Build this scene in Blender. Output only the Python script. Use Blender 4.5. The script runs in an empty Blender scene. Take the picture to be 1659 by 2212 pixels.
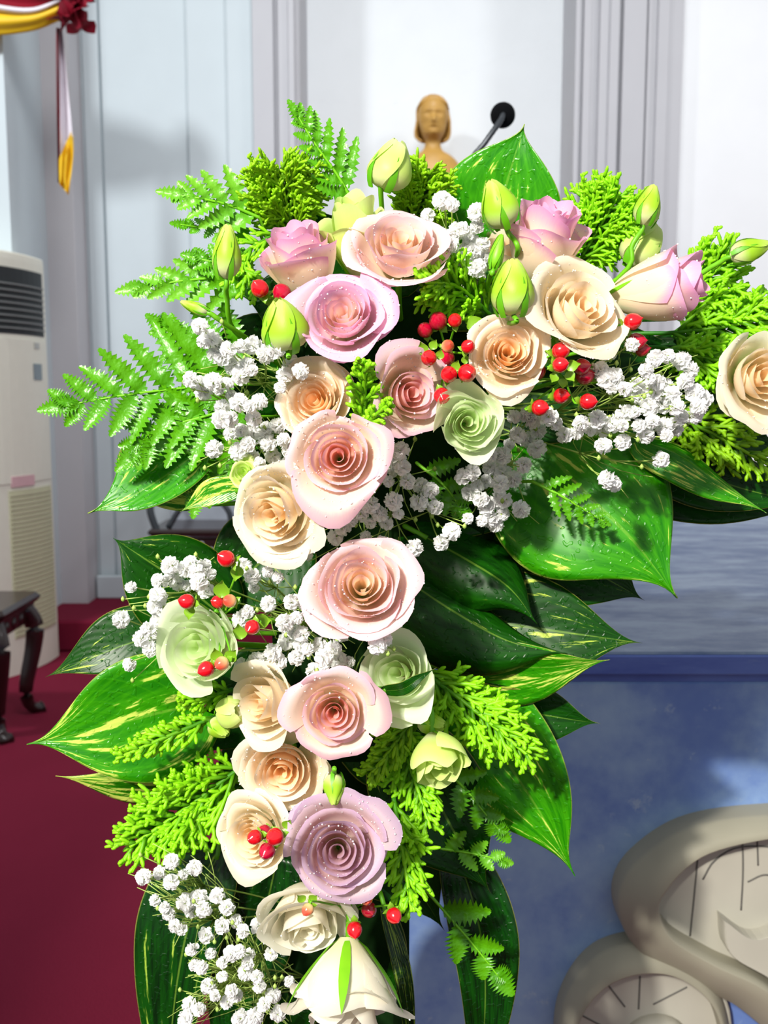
import bpy, math, random
import numpy as np
from mathutils import Vector, Matrix
R_ = math.radians
scene = bpy.context.scene
C = scene.collection
random.seed(7); rng = np.random.default_rng(7)

# ------------------------------------------------------------------ camera
W, H, F, PITCH = 1659.0, 2212.0, 2100.0, R_(6.8)
CAM = np.array([0, 0, 1.2])
cd = bpy.data.cameras.new('camera'); cam = bpy.data.objects.new('camera', cd); C.objects.link(cam)
cam.location = CAM; cam.rotation_euler = (R_(90) - PITCH, 0, 0)
cd.sensor_fit = 'VERTICAL'; cd.sensor_height = 36; cd.sensor_width = 27; cd.lens = F / H * 36
cd.clip_start = 0.02; cd.clip_end = 60
cd.dof.use_dof = True; cd.dof.focus_distance = 0.56; cd.dof.aperture_fstop = 15
scene.camera = cam
# ------------------------------------------------------------------ world, lamps, exposure
w = bpy.data.worlds.new('hall_air'); scene.world = w; w.use_nodes = True
w.node_tree.nodes['Background'].inputs[0].default_value = (0.92, 0.96, 1.0, 1)
w.node_tree.nodes['Background'].inputs[1].default_value = 0.48
scene.view_settings.view_transform = 'Standard'
scene.view_settings.look = 'None'
scene.view_settings.exposure = 0.0
scene.view_settings.gamma = 1.0
scene.view_settings.use_curve_mapping = False

def lamp(name, kind, loc, target, energy, color=(1, 1, 1), size=0.2, spot=None):
    l = bpy.data.lights.new(name, kind); l.energy = energy; l.color = color
    if kind == 'AREA': l.shape = 'DISK'; l.size = size; l.spread = R_(95)
    else: l.shadow_soft_size = size
    if spot: l.spot_size = R_(spot); l.spot_blend = 0.3
    o = bpy.data.objects.new(name, l); C.objects.link(o); o.location = loc
    d = Vector(target) - Vector(loc); o.rotation_euler = d.to_track_quat('-Z', 'Y').to_euler()
    return o
lamp('hall_spotlight', 'SPOT', (-0.48, -0.52, 1.87), (0.1, 0.6, 1.05), 84, (1.0, 0.95, 0.86), 0.085, 50)
lamp('altar_spotlight', 'SPOT', (-1.50, -2.3, 3.0), (0.36, 1.1, 0.92), 640, (1.0, 0.95, 0.86), 0.06, 36)
lamp('added_wall_fill_niche', 'AREA', (0.3, 1.7, 5.0), (0.3, 5.0, 1.9), 35, (0.97, 0.99, 1.0), 1.4)  # unseen lamp, added to brighten the niche wall
lamp('added_wall_fill_right', 'AREA', (3.2, 2.0, 4.4), (2.2, 5.0, 1.9), 19, (1.0, 1.0, 1.0), 0.8)  # added out of view to lift the right-hand wall
lamp('added_wall_fill_left', 'AREA', (-2.6, 1.6, 4.6), (-1.6, 4.9, 1.5), 36, (0.95, 0.98, 1.0), 0.5)  # left wall brightener, an added lamp with no visible fixture

# ------------------------------------------------------------------ helpers
sp, cp = math.sin(PITCH), math.cos(PITCH)
RIGHT = np.array([1., 0, 0]); UPC = np.array([0, sp, cp]); TOW = np.array([0, -cp, sp])
def P(px, py, Y):
    u = (px - W / 2) / F; v = (H / 2 - py) / F
    d = np.array([u, cp + v * sp, -sp + v * cp])
    return CAM + d * (Y / d[1])
def S(n, Y): return n * Y / F                      # n pixels at distance Y, in metres
def nrm(a): return a / (np.linalg.norm(a) + 1e-12)
def D(r, u, t): return nrm(r * RIGHT + u * UPC + t * TOW)

def lin(c):
    if isinstance(c, str):
        c = [int(c[i:i + 2], 16) / 255 for i in (0, 2, 4)]
    return tuple((x / 12.92 if x <= .04045 else ((x + .055) / 1.055) ** 2.4) for x in c) + (1.0,)

_gf = {}
def gridf(nu, nv):
    k = (nu, nv)
    if k not in _gf:
        _gf[k] = [(j * nu + i, j * nu + i + 1, (j + 1) * nu + i + 1, (j + 1) * nu + i) for j in range(nv - 1) for i in range(nu - 1)]
    return _gf[k]
class MB:
    """collects geometry for ONE mesh object"""
    def __init__(s): s.v = []; s.f = []; s.a = []; s.m = []; s.n = 0
    def add(s, v, f, a=None, m=0):
        v = np.asarray(v, float).reshape(-1, 3)
        s.v.append(v); n = s.n
        s.f += [tuple(i + n for i in q) for q in f]
        s.m += [m] * len(f)
        s.a.append(np.zeros((len(v), 3)) if a is None else np.asarray(a, float).reshape(-1, 3))
        s.n += len(v)
    def mesh(s, name, mats, smooth=True):
        me = bpy.data.meshes.new(name)
        v = np.concatenate(s.v)
        me.from_pydata(v.tolist(), [], s.f)
        at = me.attributes.new('pt', 'FLOAT_VECTOR', 'POINT')
        at.data.foreach_set('vector', np.concatenate(s.a).astype(np.float32).ravel())
        if not isinstance(mats, (list, tuple)): mats = [mats]
        for m in mats: me.materials.append(m)
        if len(mats) > 1: me.polygons.foreach_set('material_index', s.m)
        me.polygons.foreach_set('use_smooth', [smooth] * len(me.polygons))
        me.update()
        return me
    def build(s, name, mats, parent=None, smooth=True, off=None):
        if off is not None: s.v = [x - off for x in s.v]
        return put(name, s.mesh(name, mats, smooth), parent)
    # primitive collectors
    def tube(s, pts, rad, n=6, a=None, cap=True, m=0):
        pts = np.asarray(pts, float); k = len(pts)
        rad = np.full(k, rad) if np.isscalar(rad) else np.asarray(rad, float)
        T = np.gradient(pts, axis=0); T /= np.linalg.norm(T, axis=1)[:, None] + 1e-12
        ref = np.array([0, 0, 1.]) if abs(T[0][2]) < .9 else np.array([1., 0, 0])
        A = np.cross(T, ref); A /= np.linalg.norm(A, axis=1)[:, None] + 1e-9
        B = np.cross(T, A)
        an = np.linspace(0, 2 * math.pi, n, endpoint=False)
        ring = pts[:, None] + rad[:, None, None] * (np.cos(an)[None, :, None] * A[:, None] + np.sin(an)[None, :, None] * B[:, None])
        v = ring.reshape(-1, 3)
        f = [(j * n + i, j * n + (i + 1) % n, (j + 1) * n + (i + 1) % n, (j + 1) * n + i) for j in range(k - 1) for i in range(n)]
        if cap: f += [tuple(range(n - 1, -1, -1)), tuple((k - 1) * n + i for i in range(n))]
        at = None
        if a is not None:
            at = np.zeros((k * n, 3)); at[:, 0] = np.repeat(np.linspace(a[0], a[1], k), n)
        s.add(v, f, at, m)
    def box(s, c, d, M=None, bev=0.0, m=0):
        x, y, z = [q / 2 for q in d]
        if bev <= 0:
            v = np.array([(i * x, j * y, k * z) for i in (-1, 1) for j in (-1, 1) for k in (-1, 1)])
            f = [(0, 1, 3, 2), (4, 6, 7, 5), (0, 4, 5, 1), (2, 3, 7, 6), (0, 2, 6, 4), (1, 5, 7, 3)]
        else:
            b = min(bev, x, y, z); v = []; f = []
            o = [(x, y, z - b), (x, y, z)]
            def rr(xx, yy, zz): return [(xx - b, -yy, zz), (xx, -yy + b, zz), (xx, yy - b, zz), (xx - b, yy, zz), (-xx + b, yy, zz), (-xx, yy - b, zz), (-xx, -yy + b, zz), (-xx + b, -yy, zz)]
            rings = [rr(x - b * .9, y - b * .9, -z), rr(x, y, -z + b), rr(x, y, z - b), rr(x - b * .9, y - b * .9, z)]
            for r in rings: v += r
            f = [(j * 8 + i, j * 8 + (i + 1) % 8, (j + 1) * 8 + (i + 1) % 8, (j + 1) * 8 + i) for j in range(3) for i in range(8)]
            f += [tuple(range(7, -1, -1)), tuple(range(24, 32))]
            v = np.array(v)
        if M is not None: v = v @ np.array(M).T
        s.add(v + np.array(c), f, None, m)
    def lathe(s, prof, c, n=24, axis=None, m=0, at=None):
        prof = np.asarray(prof, float); k = len(prof)
        an = np.linspace(0, 2 * math.pi, n, endpoint=False)
        v = np.stack([prof[:, 0][:, None] * np.cos(an), prof[:, 0][:, None] * np.sin(an), np.repeat(prof[:, 1][:, None], n, 1)], -1).reshape(-1, 3)
        if axis is not None: v = v @ frame(axis).T
        f = [(j * n + i, j * n + (i + 1) % n, (j + 1) * n + (i + 1) % n, (j + 1) * n + i) for j in range(k - 1) for i in range(n)]
        f += [tuple(range(n - 1, -1, -1)), tuple((k - 1) * n + i for i in range(n))]
        a = np.zeros((k * n, 3)); a[:, 0] = np.repeat(np.linspace(0, 1, k), n)
        s.add(v + np.array(c), f, a, m)
def frame(d, roll=0.0):
    """3x3 with columns X,Y,Z where Z = d"""
    d = nrm(np.asarray(d, float)); up = UPC if abs(d @ UPC) < .95 else RIGHT
    x = nrm(np.cross(up, d)); y = np.cross(d, x)
    c, q = math.cos(roll), math.sin(roll)
    return np.stack([x * c + y * q, -x * q + y * c, d], 1)
def put(name, me, parent=None):
    o = bpy.data.objects.new(name, me); C.objects.link(o)
    if parent: o.parent = parent
    return o
def tag(o, label, cat, group=None):
    o['label'] = label; o['category'] = cat
    if group: o['group'] = group
    return o
def thing(name, label, cat, loc=(0, 0, 0), M=None, group=None):
    o = bpy.data.objects.new(name, None); C.objects.link(o); o.empty_display_size = .01
    if M is None: o.location = tuple(loc)
    else:
        m = Matrix([list(M[i]) + [loc[i]] for i in range(3)] + [[0, 0, 0, 1]]); o.matrix_world = m
    return tag(o, label, cat, group)
def struct(name, mb, mat, smooth=False):
    o = mb.build(name, mat, None, smooth); o['kind'] = 'structure'; return o
def spline(pts, n):
    pts = np.asarray(pts, float); k = len(pts)
    if k == 2: return pts[0] + (pts[1] - pts[0]) * np.linspace(0, 1, n)[:, None]
    q = np.vstack([2 * pts[0] - pts[1], pts, 2 * pts[-1] - pts[-2]])
    t = np.linspace(0, k - 1 - 1e-6, n); i = t.astype(int); f = (t - i)[:, None]
    a, b, c, d = q[i], q[i + 1], q[i + 2], q[i + 3]
    return .5 * (2 * b + (c - a) * f + (2 * a - 5 * b + 4 * c - d) * f ** 2 + (3 * b - a - 3 * c + d) * f ** 3)
def sm(a, b, x):
    t = np.clip((x - a) / (b - a), 0, 1); return t * t * (3 - 2 * t)

# ------------------------------------------------------------------ materials
class NT:
    def __init__(s, name):
        s.m = bpy.data.materials.new(name); s.m.use_nodes = True; s.t = s.m.node_tree; s.n = s.t.nodes
        s.b = s.n['Principled BSDF']; s.o = s.n['Material Output']
    def new(s, typ, **kw):
        n = s.n.new(typ)
        for k, v in kw.items(): setattr(n, k, v)
        return n
    def lk(s, a, b): s.t.links.new(a, b)
    def val(s, sock, v):
        if hasattr(v, 'links') or isinstance(v, bpy.types.NodeSocket): s.lk(v, sock)
        else: sock.default_value = v
    def math(s, op, a, b=0.0, c=None):
        n = s.new('ShaderNodeMath', operation=op); s.val(n.inputs[0], a); s.val(n.inputs[1], b)
        if c is not None: s.val(n.inputs[2], c)
        return n.outputs[0]
    def sst(s, x, a, b, lo=0.0, hi=1.0):
        n = s.new('ShaderNodeMapRange', interpolation_type='SMOOTHSTEP'); s.val(n.inputs['Value'], x)
        n.inputs['From Min'].default_value = a; n.inputs['From Max'].default_value = b
        n.inputs['To Min'].default_value = lo; n.inputs['To Max'].default_value = hi
        return n.outputs[0]
    def mix(s, f, a, b):
        n = s.new('ShaderNodeMix', data_type='RGBA'); s.val(n.inputs[0], f); s.val(n.inputs[6], a); s.val(n.inputs[7], b)
        return n.outputs[2]
    def noise(s, scale, vec=None, detail=2.0, rough=.5):
        n = s.new('ShaderNodeTexNoise'); n.inputs['Scale'].default_value = scale; n.inputs['Detail'].default_value = detail; n.inputs['Roughness'].default_value = rough
        if vec is not None: s.lk(vec, n.inputs['Vector'])
        return n.outputs['Fac']
    def coord(s, k='Object'): return s.new('ShaderNodeTexCoord').outputs[k]
    def pt(s):
        a = s.new('ShaderNodeAttribute', attribute_name='pt'); x = s.new('ShaderNodeSeparateXYZ'); s.lk(a.outputs['Vector'], x.inputs[0])
        return x.outputs[0], x.outputs[1], x.outputs[2]
    def comb(s, x, y, z):
        n = s.new('ShaderNodeCombineXYZ'); s.val(n.inputs[0], x); s.val(n.inputs[1], y); s.val(n.inputs[2], z); return n.outputs[0]
    def bump(s, h, strength=.3, dist=.001):
        n = s.new('ShaderNodeBump'); n.inputs['Strength'].default_value = strength; n.inputs['Distance'].default_value = dist
        s.lk(h, n.inputs['Height']); s.lk(n.outputs[0], s.b.inputs['Normal']); return n.outputs[0]
    def transl(s, col, f):
        t = s.new('ShaderNodeBsdfTranslucent'); s.val(t.inputs[0], col); mx = s.new('ShaderNodeMixShader'); mx.inputs[0].default_value = f
        s.lk(s.b.outputs[0], mx.inputs[1]); s.lk(t.outputs[0], mx.inputs[2]); s.lk(mx.outputs[0], s.o.inputs[0])
    def set(s, col, rough=.5, spec=.5, metal=0.0, coat=0.0):
        s.val(s.b.inputs['Base Color'], col); s.val(s.b.inputs['Roughness'], rough)
        s.b.inputs['Specular IOR Level'].default_value = spec; s.b.inputs['Metallic'].default_value = metal
        s.b.inputs['Coat Weight'].default_value = coat; s.b.inputs['Coat Roughness'].default_value = .08
def plain(name, c, rough=.5, spec=.5, var=.08, scale=30, metal=0.0, coat=0.0, bump=0.0):
    t = NT(name); c = lin(c); n = t.noise(scale, t.coord())
    d = tuple(x * (1 - var * 2) for x in c[:3]) + (1,)
    t.set(t.mix(n, d, c), rough, spec, metal, coat)
    if bump: t.bump(n, bump)
    return t.m
def petal_mat(name, inner, outer, rim, rimamt=.8, tr=.42):
    t = NT(name); l, v, u = t.pt()
    col = t.mix(t.sst(l, .1, .8), lin(inner), lin(outer))
    base = t.mix(t.sst(v, 0.0, .5), lin('EDE9C0'), col)
    vein = t.noise(9, t.comb(t.math('MULTIPLY', u, 9.0), t.math('MULTIPLY', v, 1.2), l), 3)
    rimf = t.math('MULTIPLY', t.sst(t.math('ADD', v, t.math('MULTIPLY', vein, .12)), .74, 1.10), t.math('MULTIPLY', t.sst(l, .0, .6, .55, 1.0), rimamt))
    col = t.mix(rimf, base, lin(rim))
    t.set(col, .42, .35); t.bump(vein, .12, .0008); t.transl(col, tr); return t.m
M_PALE = petal_mat('pale_pink_petal', 'FFE9C8', 'FCE3D9', 'F3CADC')
M_PINK = petal_mat('lilac_pink_petal', 'FFE3D4', 'FBD9E6', 'ECB4E0', .85)
M_DUSTY = petal_mat('dusty_pink_petal', 'FAC4B0', 'FCE8D4', 'ECB8D4', .85)
M_PEACH = petal_mat('peach_petal', 'FFD9A2', 'FFEBD0', 'FFF3E4', .7)
M_CREAM = petal_mat('cream_petal', 'FFE6BC', 'FCF0D6', 'FFF6E8', .6)
M_LILAC = petal_mat('lilac_petal', 'DCB8BC', 'EED2D2', 'CCAED4', .85)
M_WHITE = petal_mat('ivory_petal', 'F8F2DC', 'FAF5E4', 'FFFBF0', .5)
M_SIDE = petal_mat('pink_rimmed_cream_petal', 'FAD0DC', 'FBEBD2', 'F0AEDA', 1.0)
M_LISI = petal_mat('pale_green_petal', 'E6F6C2', 'EEF9D8', 'F3FADC', .6)
M_LIMEP = petal_mat('lime_petal', 'C9E86A', 'D8EE84', 'EDF7B6', .6, .35)
M_BUD = petal_mat('green_bud_petal', 'B8E03A', 'A9DC30', 'E4F58E', .55, .3)

def green_mat(name, c1, c2, rough=.4, tr=.2, wet=.0, spec=.5):
    t = NT(name); l, v, u = t.pt(); n = t.noise(60, t.coord(), 3)
    col = t.mix(t.sst(t.math('ADD', l, t.math('MULTIPLY', n, .5)), .3, 1.1), lin(c1), lin(c2))
    t.set(col, rough, spec)
    if wet: t.bump(t.noise(420, t.coord(), 1), wet, .0012)
    t.transl(col, tr); return t.m
M_STEM = green_mat('green_stem', '5AA612', '7CC81C', .45, .1)
M_SEPAL = green_mat('sepal_green', '5FAF12', '8CD21E', .45, .2)
M_CYP = green_mat('cypress_green', '1F7C02', 'A0EC16', .5, .3)
M_CYPD = green_mat('olive_cypress_green', '357C04', 'A2DE14', .5, .3)
M_FERN = green_mat('fern_green', '2C7A02', '5AA608', .34, .2, .4)
M_FERNL = green_mat('light_fern_green', '3C960A', '74BE26', .36, .28, .35)
M_THREAD = green_mat('pale_thread_green', '8DB648', 'B7D26C', .5, .2)
M_HLEAF = green_mat('berry_leaf_green', '5E9E1C', '94BE30', .35, .2)
def leaf_mat(name, g1, g2, cream, v0, rough=.30, tr=.18, spec=.4):
    """pt = along, across, amount of variegation"""
    t = NT(name); s, u, va = t.pt(); rnd = t.new('ShaderNodeObjectInfo').outputs['Random']
    au = t.math('ABSOLUTE', u)
    diag = t.math('SUBTRACT', s, t.math('MULTIPLY', au, .45))
    fib = t.noise(1.0, t.comb(t.math('MULTIPLY', s, 3.2), t.math('ADD', t.math('MULTIPLY', u, 6.5), t.math('MULTIPLY', s, -2.5)), t.math('MULTIPLY', rnd, 37.0)), 4, .62)
    fine = t.noise(1.0, t.comb(t.math('MULTIPLY', s, 5.0), t.math('MULTIPLY', u, 24.0), t.math('MULTIPLY', rnd, 11.0)), 3, .6)
    mask = t.sst(t.math('ADD', t.math('ADD', fib, t.math('MULTIPLY', fine, .22)), t.math('MULTIPLY', va, .3)), v0, v0 + .06)
    veins = t.math('SINE', t.math('MULTIPLY', diag, 62.0))
    col = t.mix(t.sst(fib, .3, .7), lin(g1), lin(g2))
    col = t.mix(t.math('MULTIPLY', t.sst(veins, .82, 1.0), .25), col, lin(g2))
    col = t.mix(mask, col, t.mix(fine, lin(cream), lin('C8E05A')))
    col = t.mix(t.sst(au, .015, .03, .25, 0), col, lin('9CCB4A'))
    col = t.mix(t.sst(au, .975, 1.0, 0, .45), col, lin('C9C860'))
    t.set(col, rough, spec)
    hb = t.math('ADD', t.math('MULTIPLY', veins, .07), t.math('MULTIPLY', t.sst(t.noise(300, t.coord(), 0), .62, .72), .8))
    t.bump(hb, .35, .0012); t.transl(col, tr); return t.m
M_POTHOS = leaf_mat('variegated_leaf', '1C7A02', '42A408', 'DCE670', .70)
M_POTHOS_SHADE = leaf_mat('dark_glossy_shade_leaf', '063402', '124C04', '8CA42C', .75, .34, .06, .22)  # darkened pothos green: shade deep in the foliage is put into the colour
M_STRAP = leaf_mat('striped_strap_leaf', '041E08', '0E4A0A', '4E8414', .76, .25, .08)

def glassm():
    t = NT('water_drop'); t.set((1, 1, 1, 1), .04, 1.0); t.b.inputs['Transmission Weight'].default_value = .45; t.b.inputs['IOR'].default_value = 1.33; return t.m
M_DROP = glassm()
def berry_mat(name, a, b):
    t = NT(name); l, v, u = t.pt(); col = t.mix(t.sst(l, .1, .8), lin(a), lin(b)); col = t.mix(t.sst(l, .955, .99), col, lin('40100A'))
    t.set(col, .18, .6, coat=.5); return t.m
M_BERRY = berry_mat('red_berry', 'B80818', 'E01420'); M_BERRYP = berry_mat('blush_berry', 'F0D890', 'E8503C'); M_BERRYD = berry_mat('crimson_berry', '8E0420', 'B80830')
M_FLORET = petal_mat('white_floret', 'FFFFFF', 'FFFFFF', 'FFFFFF', .3, .35)

# ------------------------------------------------------------------ setting
def wallmat(name, c, var=.03): return plain(name, c, .75, .25, var, 6)
MW_L = wallmat('pale_blue_wall_paint', 'CAD4D8'); MW_P = wallmat('lavender_grey_paint', 'C0C0C4'); MW_N = wallmat('white_niche_paint', 'EEF2F4'); MW_R = wallmat('bright_white_paint', 'F4F6F8')
MW_G = wallmat('warm_grey_paint', 'C4C1C4')
def carpet():
    t = NT('crimson_carpet'); co = t.coord(); n = t.noise(260, co, 3); n2 = t.noise(3, co, 2)
    t.set(t.mix(n2, t.mix(n, lin('5C1024'), lin('7E1A34')), t.mix(n, lin('68142C'), lin('8A203C'))), .95, .15); t.bump(n, .5, .004); return t.m
M_CARPET = carpet()
def XW(px, Y): return P(px, 600, Y)[0]
def plan(name, pts, mat, z0=0.0, z1=5.2):
    m = MB()
    for (x0, y0), (x1, y1) in zip(pts, pts[1:]):
        m.add([(x0, y0, z0), (x1, y1, z0), (x1, y1, z1), (x0, y0, z1)], [(0, 1, 2, 3)])
    return struct(name, m, mat)
m = MB(); m.box((0, 2.0, -.05), (14, 9.0, .1)); struct('floor', m, M_CARPET)
m = MB(); m.box((0, 5.3, .075), (14, 1.64, .15), None, .012); struct('floor_platform', m, M_CARPET)
xa = XW(28, 4.4); xb = XW(165, 4.87)
plan('wall_left', [(xa - 2.5, 4.4), (xa, 4.4), (xa, 4.87)], MW_L)
plan('trim_1', [(xa, 4.87), (xb, 4.87), (xb, 5.06)], MW_G, .15)
x1, x2, x3 = XW(235, 5.06), XW(410, 5.06), XW(495, 5.06)
xc = XW(556, 5.06)
plan('wall_back', [(xb, 5.06), (XW(196, 5.06), 5.06), (XW(198, 5.06), 5.04), (x1 - .012, 5.04), (x1 - .012, 5.065), (x1, 5.065), (x1, 5.05), (x2, 5.05), (x2 + .02, 5.03), (x3, 5.03), (x3 + .02, 5.01), (xc, 5.01)], MW_L, .15)
def flutes(xs, Y0): # stepped moulding profile
    out = []
    for k, (x, dy) in enumerate(xs):
        X = XW(x, Y0); out.append((X, Y0 + dy))
        if k + 1 < len(xs): out.append((XW(xs[k + 1][0], Y0) - .004, Y0 + dy))
    return out
xn0 = XW(668, 5.45); xn1 = XW(1205, 5.45)
plan('trim_2', [(xc, 5.01)] + flutes([(556, -.05), (600, -.02), (610, -.06), (632, -.085), (645, -.06)], 5.01) + [(xn0 - .012, 4.95), (xn0, 4.96), (xn0, 5.45)], MW_P, .15)
plan('wall_niche', [(xn0, 5.45), (xn1, 5.45)], MW_N, .15)
xs = [(1222, -.05), (1230, -.02), (1246, -.045), (1262, -.03), (1278, -.06), (1298, -.075), (1318, -.04), (1324, -.09), (1342, -.09), (1372, -.06), (1376, -.08), (1385, -.06), (1397, -.075), (1421, -.05)]
plan('trim_3', [(xn1, 5.45), (xn1, 4.96)] + flutes(xs, 5.01)[1:] + [(XW(1452, 5.01), 4.96), (XW(1452, 5.01), 5.05)], MW_P, .15)
plan('wall_right', [(XW(1452, 5.01), 5.05), (XW(1452, 5.01) + 3.0, 5.05)], MW_R, .15)
m = MB(); m.box(((xb + xc) / 2, 5.0, .21), (xc - xb - .02, .03, .12), None, .006); struct('baseboard_back', m, MW_L)

# altar --------------------------------------------------------------
def marble(name, a, b, c, stretch=(1, 1, 1), rough=.3, sc=6):
    t = NT(name); mp = t.new('ShaderNodeMapping'); t.lk(t.coord(), mp.inputs[0]); mp.inputs['Scale'].default_value = stretch
    n1 = t.noise(sc, mp.outputs[0], 8, .65); n2 = t.noise(sc * 9, mp.outputs[0], 4, .7)
    col = t.mix(t.sst(n1, .35, .68), lin(a), lin(b)); col = t.mix(t.sst(n2, .6, .75, 0, .5), col, lin(c))
    t.set(col, rough, .4); return t.m
M_MAR = marble('blue_marble', '6886C8', '9CBADC', 'C0D2DE', (1, 1, 1), .45, 5)
M_MART = marble('blue_grey_marble', '52668C', '8898B0', 'BCC6CE', (1, 2.2, 1), .5, 7)
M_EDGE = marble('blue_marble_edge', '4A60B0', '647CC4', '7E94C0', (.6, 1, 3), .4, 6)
AY = 1.10; AZ = 0.905; AYB = 2.45
ax0 = P(640, 1450, AY)[0]; ax1 = 1.35
altar = thing('altar', 'blue marble altar block with carved stone discs on its front, behind the flowers', 'altar', ((ax0 + ax1) / 2, (AY + AYB) / 2, 0))
ao = np.array(altar.location)
m = MB(); m.box(((ax0 + ax1) / 2, (AY + AYB) / 2, AZ - .013), (ax1 - ax0, AYB - AY, .026), None, .003); m.build('table_slab', M_MART, altar, False, ao)
m = MB(); m.box(((ax0 + ax1) / 2, AY - .001, AZ - .0145), (ax1 - ax0 + .002, .006, .024), None, .002); m.build('slab_edge', M_EDGE, altar, False, ao)
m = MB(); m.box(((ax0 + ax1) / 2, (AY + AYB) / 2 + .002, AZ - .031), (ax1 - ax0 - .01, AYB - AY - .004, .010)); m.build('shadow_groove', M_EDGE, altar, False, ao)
m = MB(); m.box(((ax0 + ax1) / 2, (AY + AYB) / 2, (AZ - .036) / 2), (ax1 - ax0 - .006, AYB - AY - .006, AZ - .036), None, .003); m.build('front_block', M_MAR, altar, False, ao)
M_REL = plain('carved_limestone', 'C2BFB2', .7, .3, .1, 14, bump=.15); M_RELD = plain('carved_limestone_band', 'A6A290', .6, .35, .1, 14, bump=.1)
M_SEAM = plain('seam_grey', '6C6A66', .8, .2)
APY = AY + .003
def panel(px, py, proud): q = P(px, py, APY); q[1] -= proud; return q
def slabpoly(name, pts, p0, p1, mat, bev=.006, closed_n=60):
    """outline on the altar front raised between p0 and p1, with a rounded edge"""
    c = spline(np.array(pts + [pts[0]], float), closed_n)[:-1]
    cen = c.mean(0); n = len(c); mb = MB(); v = []
    for k, (pr, ins) in enumerate([(p0, 0), (p1 - bev, 0), (p1 - bev * .3, .012), (p1, .035)]):
        for x, y in c:
            q = cen + (np.array([x, y]) - cen) * (1 - ins); v.append(panel(q[0], q[1], pr))
    f = [(j * n + i, j * n + (i + 1) % n, (j + 1) * n + (i + 1) % n, (j + 1) * n + i) for j in range(3) for i in range(n)] + [tuple(3 * n + i for i in range(n))]
    mb.add(v, f); return mb.build(name, mat, altar, False, ao)
def ell(cx, cy, rx, ry, n=26): return [(cx + rx * math.cos(a), cy + ry * math.sin(a)) for a in np.linspace(0, 2 * math.pi, n, endpoint=False)]
def band(name, path, widths, proud, mat):
    """raised ribbon with a rounded section following a path on the altar front"""
    c = spline(np.array(path, float), 70); wd = np.interp(np.linspace(0, 1, 70), np.linspace(0, 1, len(widths)), widths)
    T = np.gradient(c, axis=0); T /= np.linalg.norm(T, axis=1)[:, None]; N = np.stack([T[:, 1], -T[:, 0]], 1)
    prof = [(-1, -.004), (-1, .5), (-.9, .62), (.1, .86), (.75, 1), (.86, .98), (.93, .7), (1, .42), (1, -.004)]
    v = []
    for i in range(70):
        for a, h in prof: q = c[i] + N[i] * a * wd[i]; v.append(panel(q[0], q[1], proud * h))
    mb = MB(); k = len(prof); f = gridf(k, 70) + [tuple(range(k)), tuple(69 * k + j for j in range(k - 1, -1, -1))]
    mb.add(v, f); return mb.build(name, mat, altar, True, ao)
slabpoly('large_disc', ell(1650, 1925, 290, 175), 0, .022, M_REL)
slabpoly('small_disc', ell(1388, 2195, 182, 165), 0, .022, M_REL)
band('curved_band', [(1950, 1800), (1800, 1752), (1640, 1752), (1480, 1785), (1385, 1860), (1362, 1925), (1400, 2000), (1500, 2060), (1600, 2110), (1700, 2200), (1740, 2300)], [10, 12, 16, 24, 36, 42, 42, 40, 42, 46, 46], .055, M_RELD)
band('disc_rim', [(1560, 2250), (1530, 2130), (1470, 2062), (1390, 2035), (1300, 2055), (1240, 2115), (1212, 2200), (1222, 2300)], [10, 14, 20, 26, 26, 20, 16, 14], .045, M_RELD)
slabpoly('raised_wedge', [(1535, 1945), (1600, 1985), (1690, 1965), (1760, 2030), (1700, 2090), (1600, 2050), (1545, 2010)], .01, .045, M_REL, closed_n=40)
m = MB(); q = panel(1405, 2236, .015); m.lathe([(.001, .045), (.02, .041), (.037, .025), (.046, .0)], q, 28, (0, -1, 0)); m.v[0] = m.v[0]; m.build('domed_boss', M_REL, altar, True, ao)
for pts in ([(1500, 1770), (1488, 1900), (1478, 2000)], [(1588, 1760), (1590, 1860), (1586, 1945)], [(1505, 1880), (1530, 1840), (1580, 1812), (1660, 1812), (1740, 1830)], [(1600, 1885), (1640, 1870), (1690, 1890)], [(1620, 1790), (1622, 1850)],
            [(1372, 2085), (1369, 2155)], [(1290, 2085), (1340, 2150)], [(1215, 2150), (1290, 2190)], [(1400, 2145), (1472, 2108)], [(1425, 2190), (1512, 2192)]):
    m = MB(); c = spline(np.array(pts, float), 16); m.tube([panel(x, y, .0222) for x, y in c], .0011, 5); m.build('incised_line', M_SEAM, altar, True, ao)

# microphone -----------------------------------------------------------
M_BLK = plain('black_foam', '0B0D12', .95, .2, .2, 400, bump=.4); M_GOOSE = plain('grey_gooseneck', '5A5F66', .35, .5, .1, 200, metal=.6); M_BLKP = plain('black_plastic', '101114', .4, .5)
MY = 1.55; mb_ = P(940, 1318, MY); mb_[2] = AZ
mic = thing('microphone', 'black gooseneck microphone with round foam windscreen rising behind the topmost leaf', 'microphone', mb_)
hd = P(1086, 249, MY)
m = MB(); m.lathe([(.001, 0), (.055, 0), (.06, .006), (.055, .02), (.02, .028), (.012, .05), (.001, .05)], mb_, 28); m.build('base', M_BLKP, mic, True, mb_)
m = MB(); neck = spline([mb_ + [0, 0, .045], P(945, 900, MY), P(960, 560, MY - .01), P(1000, 380, MY - .02), P(1050, 305, MY - .03), P(1080, 262, MY - .028), hd + np.array([0, -.012, 0])], 60)
m.tube(neck, [.0042 + .0004 * (i % 2) for i in range(60)], 10); m.build('gooseneck', M_GOOSE, mic, True, mb_)
m = MB(); a = np.linspace(0, math.pi, 14); r = S(26, MY)
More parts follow.
